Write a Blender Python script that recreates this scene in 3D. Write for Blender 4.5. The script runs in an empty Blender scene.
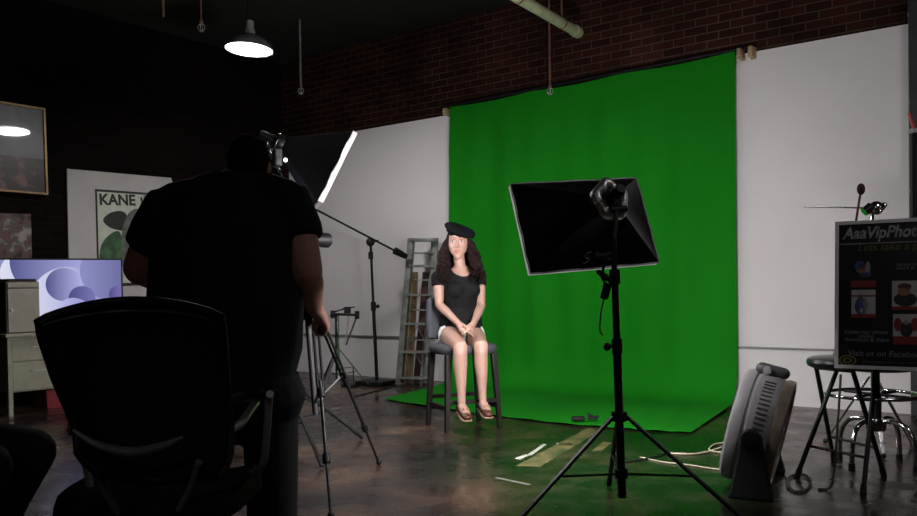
import bpy, bmesh, math, random
from mathutils import Vector, Matrix, Euler, noise
random.seed(7)
S = bpy.context.scene
COL = S.collection
PI = math.pi
V = Vector

# ------------------------------------------------------------------ camera
FPX, CX, CY, CAMH = 830.0, 458.5, 304.3, 1.05     # the optical axis lies below the middle of the frame (a rising, cropped view)
pitch, roll = math.radians(-1.0), math.radians(0.8)
fw = V((0, math.cos(pitch), math.sin(pitch)))
r0 = V((1, 0, 0)); u0 = r0.cross(fw)
rt = r0 * math.cos(roll) - u0 * math.sin(roll)
up = rt.cross(fw)
cam_d = bpy.data.cameras.new('camera'); cam = bpy.data.objects.new('camera', cam_d); COL.objects.link(cam)
cam_d.sensor_width = 36.0; cam_d.lens = 36.0 * FPX / 917.0; cam_d.clip_start = 0.05
cam_d.shift_y = (CY - 258.0) / 917.0
cm = Matrix((rt, up, -fw)).transposed().to_4x4(); cm.translation = V((0, 0, CAMH))
cam.matrix_world = cm
S.camera = cam
# ------------------------------------------------------------------ world, light, exposure
W = bpy.data.worlds.new('world'); S.world = W; W.use_nodes = True
W.node_tree.nodes['Background'].inputs[0].default_value = (0.5, 0.5, 0.55, 1)
W.node_tree.nodes['Background'].inputs[1].default_value = 0.0
VS = S.view_settings
VS.view_transform = 'Standard'; VS.look = 'None'; VS.gamma = 1.0; VS.use_curve_mapping = False
VS.exposure = 0.0
E_PEND = 8.0      # strength of the pendant lamp's glowing disc
E_PEND_W = 46     # its lamp
E_KEY = 20.0       # left softbox diffuser
E_SOFT = 104.0      # softbox diffusers
def area(name, loc, target, sx, sy, power, color=(1, 1, 1)):
    d = bpy.data.lights.new(name, 'AREA'); d.shape = 'RECTANGLE'; d.size = sx; d.size_y = sy
    d.energy = power; d.color = color
    o = bpy.data.objects.new(name, d); COL.objects.link(o)
    o.location = loc; o.rotation_euler = (V(target) - V(loc)).to_track_quat('-Z', 'Y').to_euler()
    return o
# unseen fill lamps, added to lift the right wall and the near side
area('right_fill_light', (3.6, 2.2, 3.9), (3.4, 5.6, 1.5), 1.2, 0.5, 24, (1.0, 0.95, 0.95))
area('front_fill_light', (-0.8, -3.0, 3.6), (1.0, 3, 0.8), 1.2, 0.6, 11, (1.0, 0.95, 0.92))

# ------------------------------------------------------------------ geometry of the place
RN, RD = V((0.6, 0.8, 0)), 7.52          # right-hand wall: RN.p = RD
LN, LD = V((-0.8, 0.6, 0)), 8.55         # left-hand wall: LN.p = LD
RDIR = V((0.8, -0.6, 0)); LDIR = V((0.6, 0.8, 0))
CORNER = RN * RD + LN * LD
CAMP = V((0, 0, CAMH)); CEIL = 4.1
def ray(px, py): return fw + rt * ((px - CX) / FPX) - up * ((py - CY) / FPX)
def at(px, py, d): return CAMP + ray(px, py) * d
def onfloor(px, py, z=0.0):
    v = ray(px, py); return CAMP + v * ((z - CAMH) / v.z)
def onplane(px, py, n, D):
    v = ray(px, py); return CAMP + v * ((D - n.dot(CAMP)) / n.dot(v))
def onR(px, py, off=0.0): return onplane(px, py, RN, RD - off)
def onL(px, py, off=0.0): return onplane(px, py, LN, LD - off)

# ------------------------------------------------------------------ materials
def mat(name, col, rough=0.6, metal=0.0, var=0.12, scale=12.0, bump=0.0, bscale=None, spec=0.5, coat=0.0, emit=None, sheen=0.0, col2=None, sss=0.0):
    m = bpy.data.materials.new(name); m.use_nodes = True
    nt = m.node_tree; N = nt.nodes; L = nt.links; b = N['Principled BSDF']
    b.inputs['Roughness'].default_value = rough; b.inputs['Metallic'].default_value = metal
    b.inputs['Specular IOR Level'].default_value = spec; b.inputs['Coat Weight'].default_value = coat
    b.inputs['Sheen Weight'].default_value = sheen
    if sss:
        b.inputs['Subsurface Weight'].default_value = sss; b.inputs['Subsurface Radius'].default_value = (0.02, 0.008, 0.005)
    tc = N.new('ShaderNodeTexCoord'); nz = N.new('ShaderNodeTexNoise')
    nz.inputs['Scale'].default_value = scale; nz.inputs['Detail'].default_value = 5
    L.new(tc.outputs['Object'], nz.inputs['Vector'])
    cr = N.new('ShaderNodeValToRGB')
    c2 = col2 or tuple(max(0, c * (1 - var)) for c in col); c1 = tuple(min(1, c * (1 + var)) for c in col) if not col2 else col
    cr.color_ramp.elements[0].position = 0.35; cr.color_ramp.elements[1].position = 0.65
    cr.color_ramp.elements[0].color = (*c2, 1); cr.color_ramp.elements[1].color = (*c1, 1)
    L.new(nz.outputs['Fac'], cr.inputs['Fac']); L.new(cr.outputs['Color'], b.inputs['Base Color'])
    if bump:
        n2 = N.new('ShaderNodeTexNoise'); n2.inputs['Scale'].default_value = bscale or scale * 4; n2.inputs['Detail'].default_value = 4
        L.new(tc.outputs['Object'], n2.inputs['Vector'])
        bp = N.new('ShaderNodeBump'); bp.inputs['Strength'].default_value = bump; bp.inputs['Distance'].default_value = 0.01
        L.new(n2.outputs['Fac'], bp.inputs['Height']); L.new(bp.outputs['Normal'], b.inputs['Normal'])
    if emit:
        b.inputs['Emission Color'].default_value = (*emit[0], 1); b.inputs['Emission Strength'].default_value = emit[1]
    return m
def ramp(N, stops):
    cr = N.new('ShaderNodeValToRGB'); e = cr.color_ramp.elements
    while len(e) < len(stops): e.new(0.5)
    for i, (p, c) in enumerate(stops): e[i].position = p; e[i].color = (*c, 1)
    return cr

MT = {}
MT['black_paint'] = mat('black_paint', (0.009, 0.009, 0.010), 0.42, var=0.2, spec=0.3)
MT['black_plastic'] = mat('black_plastic', (0.009, 0.009, 0.010), 0.5, bump=0.1, scale=80, spec=0.25)
MT['black_cloth'] = mat('black_cloth', (0.007, 0.007, 0.008), 0.9, bump=0.25, scale=200, spec=0.2)
MT['black_nylon'] = mat('black_nylon', (0.004, 0.004, 0.0045), 0.42, bump=0.2, scale=9, bscale=9, spec=0.25)
MT['black_vinyl'] = mat('black_vinyl', (0.012, 0.012, 0.012), 0.3, bump=0.05, scale=40)
MT['mesh_black'] = mat('mesh_black', (0.008, 0.008, 0.010), 0.7, bump=0.5, scale=260)
MT['chrome'] = mat('chrome', (0.75, 0.75, 0.77), 0.14, 1.0, var=0.05)
MT['silver'] = mat('silver', (0.50, 0.50, 0.51), 0.42, 0.6, var=0.06)
MT['grey_plastic'] = mat('grey_plastic', (0.27, 0.26, 0.275), 0.45, var=0.05)
MT['grey_trim'] = mat('grey_trim', (0.20, 0.20, 0.21), 0.45, var=0.08)
MT['rail_grey'] = mat('rail_grey', (0.30, 0.29, 0.29), 0.5)
MT['dark_grey'] = mat('dark_grey', (0.05, 0.05, 0.055), 0.5)
MT['white_cloth'] = mat('white_cloth', (0.78, 0.76, 0.77), 0.85, var=0.05, bump=0.15)
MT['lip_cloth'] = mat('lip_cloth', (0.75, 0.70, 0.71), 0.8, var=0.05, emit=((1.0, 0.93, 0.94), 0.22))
MT['silver_trim'] = mat('silver_trim', (0.7, 0.69, 0.69), 0.35, 0.3, var=0.1, bump=0.6, scale=30)
MT['wood_pale'] = mat('wood_pale', (0.40, 0.27, 0.14), 0.6, var=0.25, scale=6)
MT['alu_old'] = mat('alu_old', (0.21, 0.22, 0.205), 0.55, 0.1, var=0.35, scale=9, bump=0.1)
MT['rust'] = mat('rust', (0.16, 0.075, 0.045), 0.75, var=0.4, scale=20)
MT['pipe_paint'] = mat('pipe_paint', (0.40, 0.40, 0.25), 0.55, var=0.15)
MT['beige_steel'] = mat('beige_steel', (0.28, 0.265, 0.20), 0.5, var=0.07, bump=0.03)
MT['beige_tower'] = mat('beige_tower', (0.27, 0.25, 0.21), 0.5, var=0.05)
MT['shaded_tower'] = mat('shaded_tower', (0.05, 0.038, 0.03), 0.5, var=0.25)
MT['lamp_shade'] = mat('lamp_shade', (0.10, 0.10, 0.11), 0.5)
MT['lamp_glow'] = mat('lamp_glow', (0.9, 0.9, 0.9), 0.6, emit=((1.0, 0.98, 0.97), E_PEND))
MT['soft_glow'] = mat('soft_glow', (0.9, 0.9, 0.9), 0.7, emit=((1.0, 0.97, 0.965), E_SOFT))
MT['soft_glow_key'] = mat('soft_glow_key', (0.9, 0.9, 0.9), 0.7, emit=((1.0, 0.98, 0.975), E_KEY))
MT['led'] = mat('led', (0.9, 0.9, 0.9), 0.5, emit=((0.95, 0.97, 1.0), 6.0))
MT['foam_board'] = mat('foam_board', (0.40, 0.375, 0.37), 0.8, var=0.05, scale=3)
MT['cream_paper'] = mat('cream_paper', (0.42, 0.44, 0.37), 0.7, var=0.08)
MT['ink'] = mat('ink', (0.012, 0.013, 0.012), 0.6)
MT['ink_grey'] = mat('ink_grey', (0.09, 0.095, 0.085), 0.6, var=0.4, scale=14)
MT['ink_green'] = mat('ink_green', (0.035, 0.085, 0.035), 0.6, var=0.5, scale=9)
MT['gold_frame'] = mat('gold_frame', (0.20, 0.12, 0.05), 0.4, 0.5, var=0.2)
MT['skin'] = mat('skin', (0.45, 0.27, 0.215), 0.5, var=0.05, scale=7, sss=0.12)
MT['skin_dark'] = mat('skin_dark', (0.34, 0.16, 0.12), 0.62, var=0.08, scale=7, sss=0.05)
MT['hair_brown'] = mat('hair_brown', (0.011, 0.0038, 0.003), 0.75, var=0.45, scale=60, spec=0.2)
MT['hair_black'] = mat('hair_black', (0.005, 0.0045, 0.0045), 0.95, var=0.3, scale=60, spec=0.05)
MT['tshirt'] = mat('tshirt', (0.0055, 0.0055, 0.006), 0.85, bump=0.2, scale=30, spec=0.25)
MT['trousers'] = mat('trousers', (0.008, 0.008, 0.010), 0.85, bump=0.2, scale=30, spec=0.25)
MT['jeans'] = mat('jeans', (0.010, 0.011, 0.014), 0.9, bump=0.2, scale=40, spec=0.2)
MT['denim_pale'] = mat('denim_pale', (0.62, 0.65, 0.66), 0.85, var=0.1, scale=25)
MT['beret_wool'] = mat('beret_wool', (0.005, 0.006, 0.007), 0.95, bump=0.3, scale=120, spec=0.1)
MT['leather_brown'] = mat('leather_brown', (0.075, 0.026, 0.016), 0.35, var=0.3, scale=15)
MT['sole_tan'] = mat('sole_tan', (0.30, 0.19, 0.12), 0.7)
MT['eye_white'] = mat('eye_white', (0.7, 0.66, 0.64), 0.3)
MT['iris'] = mat('iris', (0.05, 0.03, 0.02), 0.3)
MT['lips'] = mat('lips', (0.50, 0.20, 0.18), 0.45)
MT['brow'] = mat('brow', (0.16, 0.075, 0.05), 0.8)
MT['stool_grey'] = mat('stool_grey', (0.050, 0.052, 0.064), 0.75, var=0.12, scale=20, bump=0.15)
MT['stool_wood'] = mat('stool_wood', (0.010, 0.0065, 0.006), 0.45, var=0.3)
MT['sign_black'] = mat('sign_black', (0.010, 0.010, 0.011), 0.3, var=0.2)
MT['sign_edge'] = mat('sign_edge', (0.66, 0.66, 0.67), 0.5, var=0.05)
MT['print_silver'] = mat('print_silver', (0.272, 0.272, 0.31), 0.4, var=0.35, scale=40)
MT['print_olive'] = mat('print_olive', (0.133, 0.109, 0.023), 0.5)
MT['print_grey'] = mat('print_grey', (0.192, 0.192, 0.202), 0.5)
MT['print_white'] = mat('print_white', (0.382, 0.364, 0.364), 0.5)
MT['print_red'] = mat('print_red', (0.18, 0.015, 0.015), 0.5)
MT['print_blue'] = mat('print_blue', (0.035, 0.049, 0.154), 0.5, var=0.6, scale=30)
MT['print_skin'] = mat('print_skin', (0.238, 0.119, 0.07), 0.5, var=0.2, scale=30)
MT['gold_tape'] = mat('gold_tape', (0.16, 0.13, 0.05), 0.5, scale=7, col2=(0.035, 0.05, 0.018))
MT['grey_tape'] = mat('grey_tape', (0.13, 0.14, 0.12), 0.5, var=0.3)
MT['white_tape'] = mat('white_tape', (0.40, 0.42, 0.37), 0.5, var=0.1)
MT['cord_cream'] = mat('cord_cream', (0.48, 0.43, 0.30), 0.5)
MT['cord_brown'] = mat('cord_brown', (0.09, 0.065, 0.04), 0.5)
MT['felt_brown'] = mat('felt_brown', (0.07, 0.035, 0.03), 0.9)
MT['red_plastic'] = mat('red_plastic', (0.20, 0.02, 0.03), 0.5)
MT['clamp_red'] = mat('clamp_red', (0.5, 0.05, 0.03), 0.4)
MT['fan_inner'] = mat('fan_inner', (0.20, 0.16, 0.12), 0.4, var=0.25, scale=8)
MT['bluegrey_pipe'] = mat('bluegrey_pipe', (0.13, 0.145, 0.17), 0.5)
MT['column_dark'] = mat('column_dark', (0.03, 0.03, 0.033), 0.6)
MT['lens_glass'] = mat('lens_glass', (0.01, 0.01, 0.02), 0.05, coat=1.0)

def plaster():
    return mat('white_wall_paint', (0.80, 0.765, 0.775), 0.75, var=0.035, scale=0.9, bump=0.04, bscale=30)
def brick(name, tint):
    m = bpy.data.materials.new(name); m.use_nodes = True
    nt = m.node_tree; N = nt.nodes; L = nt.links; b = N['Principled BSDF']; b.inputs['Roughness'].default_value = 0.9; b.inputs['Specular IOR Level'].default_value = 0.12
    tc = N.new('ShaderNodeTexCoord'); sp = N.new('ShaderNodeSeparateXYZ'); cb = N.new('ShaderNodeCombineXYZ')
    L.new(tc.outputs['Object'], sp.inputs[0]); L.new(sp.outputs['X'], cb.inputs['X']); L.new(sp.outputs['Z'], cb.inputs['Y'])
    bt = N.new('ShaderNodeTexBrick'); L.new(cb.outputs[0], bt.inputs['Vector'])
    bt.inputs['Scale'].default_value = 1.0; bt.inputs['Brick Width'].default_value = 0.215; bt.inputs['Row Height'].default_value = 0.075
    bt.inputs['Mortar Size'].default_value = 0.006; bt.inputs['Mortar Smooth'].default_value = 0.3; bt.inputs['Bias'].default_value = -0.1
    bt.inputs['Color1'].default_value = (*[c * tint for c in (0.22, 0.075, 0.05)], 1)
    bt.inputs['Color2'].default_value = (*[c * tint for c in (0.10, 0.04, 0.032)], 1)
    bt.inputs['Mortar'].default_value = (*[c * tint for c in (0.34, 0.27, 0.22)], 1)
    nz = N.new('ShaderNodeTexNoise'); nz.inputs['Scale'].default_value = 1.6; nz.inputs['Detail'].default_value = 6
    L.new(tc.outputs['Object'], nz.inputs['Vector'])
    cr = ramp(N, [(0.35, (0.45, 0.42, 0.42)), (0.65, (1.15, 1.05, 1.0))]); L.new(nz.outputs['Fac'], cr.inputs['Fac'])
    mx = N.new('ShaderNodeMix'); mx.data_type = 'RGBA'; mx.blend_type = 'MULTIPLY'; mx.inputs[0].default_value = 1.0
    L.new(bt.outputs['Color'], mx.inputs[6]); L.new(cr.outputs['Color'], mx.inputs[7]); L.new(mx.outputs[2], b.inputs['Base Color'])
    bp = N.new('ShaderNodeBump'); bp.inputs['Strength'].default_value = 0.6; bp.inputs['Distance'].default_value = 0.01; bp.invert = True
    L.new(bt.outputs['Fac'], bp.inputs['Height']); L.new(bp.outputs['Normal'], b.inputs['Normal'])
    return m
def floor_mat():
    m = bpy.data.materials.new('worn_concrete_floor'); m.use_nodes = True
    nt = m.node_tree; N = nt.nodes; L = nt.links; b = N['Principled BSDF']
    tc = N.new('ShaderNodeTexCoord')
    def nzn(scale, det=6, dist=0.0):
        n = N.new('ShaderNodeTexNoise'); n.inputs['Scale'].default_value = scale; n.inputs['Detail'].default_value = det
        n.inputs['Distortion'].default_value = dist; L.new(tc.outputs['Object'], n.inputs['Vector']); return n
    n1 = nzn(1.1, 8, 0.6); n2 = nzn(4.5, 8, 0.3); n3 = nzn(0.55, 4)
    c1 = ramp(N, [(0.34, (0.007, 0.005, 0.005)), (0.48, (0.028, 0.018, 0.015)), (0.57, (0.055, 0.033, 0.024)), (0.66, (0.13, 0.085, 0.055))])
    L.new(n1.outputs['Fac'], c1.inputs['Fac'])
    c2 = ramp(N, [(0.35, (0.6, 0.6, 0.6)), (0.62, (1.0, 1.0, 1.0)), (0.75, (1.5, 1.4, 1.25))]); L.new(n2.outputs['Fac'], c2.inputs['Fac'])
    mx = N.new('ShaderNodeMix'); mx.data_type = 'RGBA'; mx.blend_type = 'MULTIPLY'; mx.inputs[0].default_value = 1.0
    L.new(c1.outputs['Color'], mx.inputs[6]); L.new(c2.outputs['Color'], mx.inputs[7])
    # old green paint spread on the floor in front of the backdrop: a blotch with a ragged edge
    mp = N.new('ShaderNodeMapping'); L.new(tc.outputs['Object'], mp.inputs['Vector'])
    mp.inputs['Location'].default_value = (-1.05, -4.9, 0)
    ln = N.new('ShaderNodeVectorMath'); ln.operation = 'MULTIPLY'; ln.inputs[1].default_value = (0.95, 0.55, 0)
    L.new(mp.outputs[0], ln.inputs[0])
    le = N.new('ShaderNodeVectorMath'); le.operation = 'LENGTH'; L.new(ln.outputs[0], le.inputs[0])
    ad = N.new('ShaderNodeMath'); ad.operation = 'MULTIPLY_ADD'; ad.inputs[1].default_value = 0.9
    L.new(n1.outputs['Fac'], ad.inputs[0]); L.new(le.outputs['Value'], ad.inputs[2])
    gr = ramp(N, [(0.0, (0.75, 0.75, 0.75)), (0.55, (0.6, 0.6, 0.6)), (1.0, (0, 0, 0))])
    dv = N.new('ShaderNodeMath'); dv.operation = 'MULTIPLY_ADD'; dv.inputs[1].default_value = 0.8; dv.inputs[2].default_value = -0.35
    L.new(ad.outputs[0], dv.inputs[0]); L.new(dv.outputs[0], gr.inputs['Fac'])
    gcol = ramp(N, [(0.35, (0.002, 0.009, 0.003)), (0.55, (0.005, 0.020, 0.005)), (0.7, (0.024, 0.034, 0.012))]); L.new(n2.outputs['Fac'], gcol.inputs['Fac'])
    m2 = N.new('ShaderNodeMix'); m2.data_type = 'RGBA'
    L.new(gr.outputs['Color'], m2.inputs[0]); L.new(mx.outputs[2], m2.inputs[6]); L.new(gcol.outputs['Color'], m2.inputs[7])
    L.new(m2.outputs[2], b.inputs['Base Color'])
    rr = ramp(N, [(0.3, (0.16, 0.16, 0.16)), (0.7, (0.38, 0.38, 0.38))]); L.new(n2.outputs['Fac'], rr.inputs['Fac'])
    L.new(rr.outputs['Color'], b.inputs['Roughness']); b.inputs['Specular IOR Level'].default_value = 0.24
    bp = N.new('ShaderNodeBump'); bp.inputs['Strength'].default_value = 0.12; bp.inputs['Distance'].default_value = 0.01
    L.new(n2.outputs['Fac'], bp.inputs['Height']); L.new(bp.outputs['Normal'], b.inputs['Normal'])
    return m
def screen_mat():
    m = bpy.data.materials.new('screen_wallpaper'); m.use_nodes = True
    nt = m.node_tree; N = nt.nodes; L = nt.links; b = N['Principled BSDF']
    b.inputs['Base Color'].default_value = (0.01, 0.01, 0.01, 1); b.inputs['Roughness'].default_value = 0.2
    tc = N.new('ShaderNodeTexCoord')
    base = N.new('ShaderNodeSeparateXYZ'); L.new(tc.outputs['Object'], base.inputs[0])
    g = N.new('ShaderNodeMath'); g.operation = 'MULTIPLY_ADD'; g.inputs[1].default_value = 1.1; g.inputs[2].default_value = 0.5
    L.new(base.outputs['X'], g.inputs[0])
    col = ramp(N, [(0.0, (0.30, 0.33, 0.62)), (0.5, (0.10, 0.11, 0.30)), (1.0, (0.20, 0.21, 0.46))]); L.new(g.outputs[0], col.inputs['Fac'])
    cur = col.outputs['Color']
    for (cx, cz, r, ca, cb) in [(-0.31, 0.16, 0.20, (0.85, 0.87, 1.0), (0.45, 0.47, 0.85)), (-0.10, 0.27, 0.33, (0.10, 0.11, 0.30), (0.45, 0.46, 0.85)),
                                (0.05, -0.10, 0.32, (0.78, 0.79, 1.0), (0.30, 0.31, 0.70)), (0.42, 0.18, 0.27, (0.30, 0.31, 0.62), (0.09, 0.09, 0.28)),
                                (0.015, 0.055, 0.155, (0.09, 0.09, 0.27), (0.48, 0.49, 0.88)), (0.165, -0.075, 0.115, (0.08, 0.08, 0.25), (0.20, 0.20, 0.50)),
                                (0.48, -0.04, 0.08, (0.08, 0.07, 0.27), (0.25, 0.22, 0.56)), (0.09, -0.23, 0.16, (0.62, 0.62, 1.0), (0.28, 0.28, 0.68))]:
        vm = N.new('ShaderNodeVectorMath'); vm.operation = 'DISTANCE'; vm.inputs[1].default_value = (cx, 0, cz)
        L.new(tc.outputs['Object'], vm.inputs[0])
        lt = N.new('ShaderNodeMath'); lt.operation = 'LESS_THAN'; lt.inputs[1].default_value = r; L.new(vm.outputs['Value'], lt.inputs[0])
        dx = N.new('ShaderNodeMath'); dx.operation = 'MULTIPLY_ADD'; dx.inputs[1].default_value = 0.5 / r; dx.inputs[2].default_value = 0.5 - 0.5 * cx / r
        L.new(base.outputs['X'], dx.inputs[0])
        cr = ramp(N, [(0.0, ca), (1.0, cb)]); L.new(dx.outputs[0], cr.inputs['Fac'])
        mx = N.new('ShaderNodeMix'); mx.data_type = 'RGBA'; L.new(lt.outputs[0], mx.inputs[0]); L.new(cur, mx.inputs[6]); L.new(cr.outputs['Color'], mx.inputs[7])
        cur = mx.outputs[2]
    L.new(cur, b.inputs['Emission Color']); b.inputs['Emission Strength'].default_value = 0.85
    return m
def photo_mat(name, stops, scale, rough=0.4, coat=0.0):
    m = bpy.data.materials.new(name); m.use_nodes = True
    nt = m.node_tree; N = nt.nodes; L = nt.links; b = N['Principled BSDF']; b.inputs['Roughness'].default_value = rough; b.inputs['Coat Weight'].default_value = coat
    b.inputs['Coat Roughness'].default_value = 0.04
    tc = N.new('ShaderNodeTexCoord'); vo = N.new('ShaderNodeTexVoronoi'); vo.inputs['Scale'].default_value = scale
    nz = N.new('ShaderNodeTexNoise'); nz.inputs['Scale'].default_value = scale * 0.8; nz.inputs['Detail'].default_value = 3
    L.new(tc.outputs['Object'], nz.inputs['Vector']); L.new(tc.outputs['Object'], vo.inputs['Vector'])
    cr = ramp(N, stops); L.new(nz.outputs['Fac'], cr.inputs['Fac']); L.new(cr.outputs['Color'], b.inputs['Base Color'])
    return m
def green_mat():
    m = mat('chroma_green_muslin', (0.006, 0.205, 0.006), 0.85, var=0.05, scale=1.5, bump=0.25, bscale=2.2, spec=0.15)
    return m
def glass_mat():
    m = bpy.data.materials.new('picture_glass'); m.use_nodes = True
    nt = m.node_tree; N = nt.nodes; L = nt.links
    for n in list(N):
        if n.type == 'BSDF_PRINCIPLED': N.remove(n)
    out = [n for n in N if n.type == 'OUTPUT_MATERIAL'][0]
    t = N.new('ShaderNodeBsdfTransparent'); gl = N.new('ShaderNodeBsdfGlossy'); gl.inputs['Roughness'].default_value = 0.03
    lw = N.new('ShaderNodeFresnel'); lw.inputs['IOR'].default_value = 1.6
    mx = N.new('ShaderNodeMixShader'); L.new(lw.outputs[0], mx.inputs[0]); L.new(t.outputs[0], mx.inputs[1]); L.new(gl.outputs[0], mx.inputs[2])
    L.new(mx.outputs[0], out.inputs['Surface']); return m

# ------------------------------------------------------------------ mesh helpers
WM = {}
class MB:
    def __init__(s): s.bm = bmesh.new()
    def frame(s, M, vs): return [s.bm.verts.new(M @ V(v)) for v in vs]
    def box(s, c, size, R=None):
        M = Matrix.Translation(V(c)) @ (R.to_4x4() if R else Matrix.Identity(4))
        x, y, z = [k / 2 for k in size]
        v = s.frame(M, [(-x, -y, -z), (x, -y, -z), (x, y, -z), (-x, y, -z), (-x, -y, z), (x, -y, z), (x, y, z), (-x, y, z)])
        for f in [(0, 3, 2, 1), (4, 5, 6, 7), (0, 1, 5, 4), (1, 2, 6, 5), (2, 3, 7, 6), (3, 0, 4, 7)]: s.bm.faces.new([v[i] for i in f])
        return s
    def bar(s, a, b, w, h, side=None):
        a, b = V(a), V(b); z = (b - a).normalized(); x = V(side) if side is not None else (V((0, 0, 1)).cross(z) if abs(z.z) < 0.95 else V((1, 0, 0)))
        x = (x - z * x.dot(z)).normalized(); y = z.cross(x)
        return s.box((a + b) / 2, (w, h, (b - a).length), Matrix((x, y, z)).transposed())
    def rings(s, rings, cap=True, closed=False):
        rv = [[s.bm.verts.new(p) for p in r] for r in rings]; n = len(rv[0])
        K = len(rv) if closed else len(rv) - 1
        for i in range(K):
            a, b = rv[i], rv[(i + 1) % len(rv)]
            for k in range(n): s.bm.faces.new((a[k], a[(k + 1) % n], b[(k + 1) % n], b[k]))
        if cap and not closed: s.bm.faces.new(rv[0][::-1]); s.bm.faces.new(rv[-1])
        return s
    def tube(s, pts, r, n=10, closed=False):
        P = [V(p) for p in pts]; R = r if isinstance(r, (list, tuple)) else [r] * len(P)
        T = []
        for i in range(len(P)):
            if closed: t = P[(i + 1) % len(P)] - P[i - 1]
            else: t = P[min(i + 1, len(P) - 1)] - P[max(i - 1, 0)]
            T.append(t.normalized())
        x = T[0].orthogonal().normalized(); out = []
        for i in range(len(P)):
            x = (x - T[i] * x.dot(T[i])); x = x.normalized() if x.length > 1e-6 else T[i].orthogonal().normalized()
            y = T[i].cross(x)
            out.append([P[i] + (x * math.cos(2 * PI * k / n) + y * math.sin(2 * PI * k / n)) * R[i] for k in range(n)])
        return s.rings(out, closed=closed)
    def lathe(s, prof, M=None, n=32):
        M = M or Matrix.Identity(4)
        op = prof[0][0] > 0.02 and prof[-1][0] > 0.02
        return s.rings([[M @ V((max(r, 1e-4) * math.cos(2 * PI * k / n), max(r, 1e-4) * math.sin(2 * PI * k / n), z)) for k in range(n)] for r, z in prof], cap=not op, closed=op)
    def prism(s, poly, depth, M):
        a = [M @ V((x, y, 0)) for x, y in poly]; b = [M @ V((x, y, depth)) for x, y in poly]
        return s.rings([a, b])
    def ball(s, c, r, R=None, n=16, m=10):
        r = r if isinstance(r, (tuple, list)) else (r, r, r)
        M = Matrix.Translation(V(c)) @ (R.to_4x4() if R else Matrix.Identity(4)) @ Matrix.Diagonal((*r, 1))
        return s.rings([[M @ V((math.sin(t) * math.cos(2 * PI * k / n), math.sin(t) * math.sin(2 * PI * k / n), -math.cos(t))) for k in range(n)]
                        for t in [0.02 + (PI - 0.04) * i / m for i in range(m + 1)]])
    def torus(s, M, R, r, n=32, m=10):
        return s.tube([M @ V((R * math.cos(2 * PI * k / n), R * math.sin(2 * PI * k / n), 0)) for k in range(n)], r, m, closed=True)
    def grid(s, f, nu, nv):
        g = [[s.bm.verts.new(f(i / nu, j / nv)) for j in range(nv + 1)] for i in range(nu + 1)]
        for i in range(nu):
            for j in range(nv): s.bm.faces.new((g[i][j], g[i + 1][j], g[i + 1][j + 1], g[i][j + 1]))
        return s
    def limb(s, pts, n=18, side=(1, 0, 0), flat=False):
        """closed tapered tube with round ends; pts = [(point, rx, ry)], rx along 'side'"""
        P = [V(p[0]) for p in pts]; rings = []
        for i in range(len(P)):
            t = (P[min(i + 1, len(P) - 1)] - P[max(i - 1, 0)]).normalized()
            x = V(side); x = (x - t * x.dot(t)); x = x.normalized() if x.length > 1e-4 else t.orthogonal().normalized(); y = t.cross(x)
            rx, ry = pts[i][1], pts[i][2] if len(pts[i]) > 2 else pts[i][1]
            def ring(c, k): return [c + x * math.cos(2 * PI * j / n) * rx * k + y * math.sin(2 * PI * j / n) * ry * k for j in range(n)]
            e = 0.006 if flat and i else min(rx, ry)
            if i == 0: rings += [ring(P[i] - t * e * q, math.sqrt(max(1 - q * q, 0.0004))) for q in (0.99, 0.85, 0.5)]
            rings.append(ring(P[i], 1))
            if i == len(P) - 1: rings += [ring(P[i] + t * e * q, math.sqrt(max(1 - q * q, 0.0004))) for q in (0.5, 0.85, 0.99)]
        return s.rings(rings)
    def build(s, name, material, parent=None, origin=None, smooth=40, bevel=0.0, bseg=2, solid=0.0, sub=0):
        bm = s.bm; bmesh.ops.recalc_face_normals(bm, faces=bm.faces)
        base = WM[parent.name] if parent is not None else origin if isinstance(origin, Matrix) else Matrix.Translation(V(origin)) if origin is not None else Matrix.Identity(4)
        bm.transform(base.inverted())
        me = bpy.data.meshes.new(name); bm.to_mesh(me); bm.free()
        return finish(name, me, material, parent, base, smooth, bevel, bseg, solid, sub)
def finish(name, me, material, parent, base, smooth=40, bevel=0.0, bseg=2, solid=0.0, sub=0):
    for m in (material if isinstance(material, (list, tuple)) else [material]):
        me.materials.append(MT[m] if isinstance(m, str) else m)
    if smooth:
        me.shade_smooth(); me.set_sharp_from_angle(angle=math.radians(smooth))
    o = bpy.data.objects.new(name, me); COL.objects.link(o)
    if parent is not None: o.parent = parent
    else: o.matrix_world = base
    WM[o.name] = base.copy()
    if solid:
        md = o.modifiers.new('thickness', 'SOLIDIFY'); md.thickness = solid; md.offset = 0
    if bevel:
        md = o.modifiers.new('bevel', 'BEVEL'); md.width = bevel; md.segments = bseg; md.limit_method = 'ANGLE'; md.angle_limit = math.radians(50)
    if sub:
        md = o.modifiers.new('sub', 'SUBSURF'); md.levels = sub; md.render_levels = sub
    return o
def tag(o, label=None, cat=None, group=None, kind=None):
    if label: o['label'] = label
    if cat: o['category'] = cat
    if group: o['group'] = group
    if kind: o['kind'] = kind
    return o
def thing(name, label, cat, loc, rotz=0.0, group=None):
    o = bpy.data.objects.new(name, None); COL.objects.link(o); o.empty_display_size = 0.1
    o.location = loc; o.rotation_euler = (0, 0, rotz)
    WM[o.name] = Matrix.LocRotScale(V(loc), Euler((0, 0, rotz)), None)
    return tag(o, label, cat, group)
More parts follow.
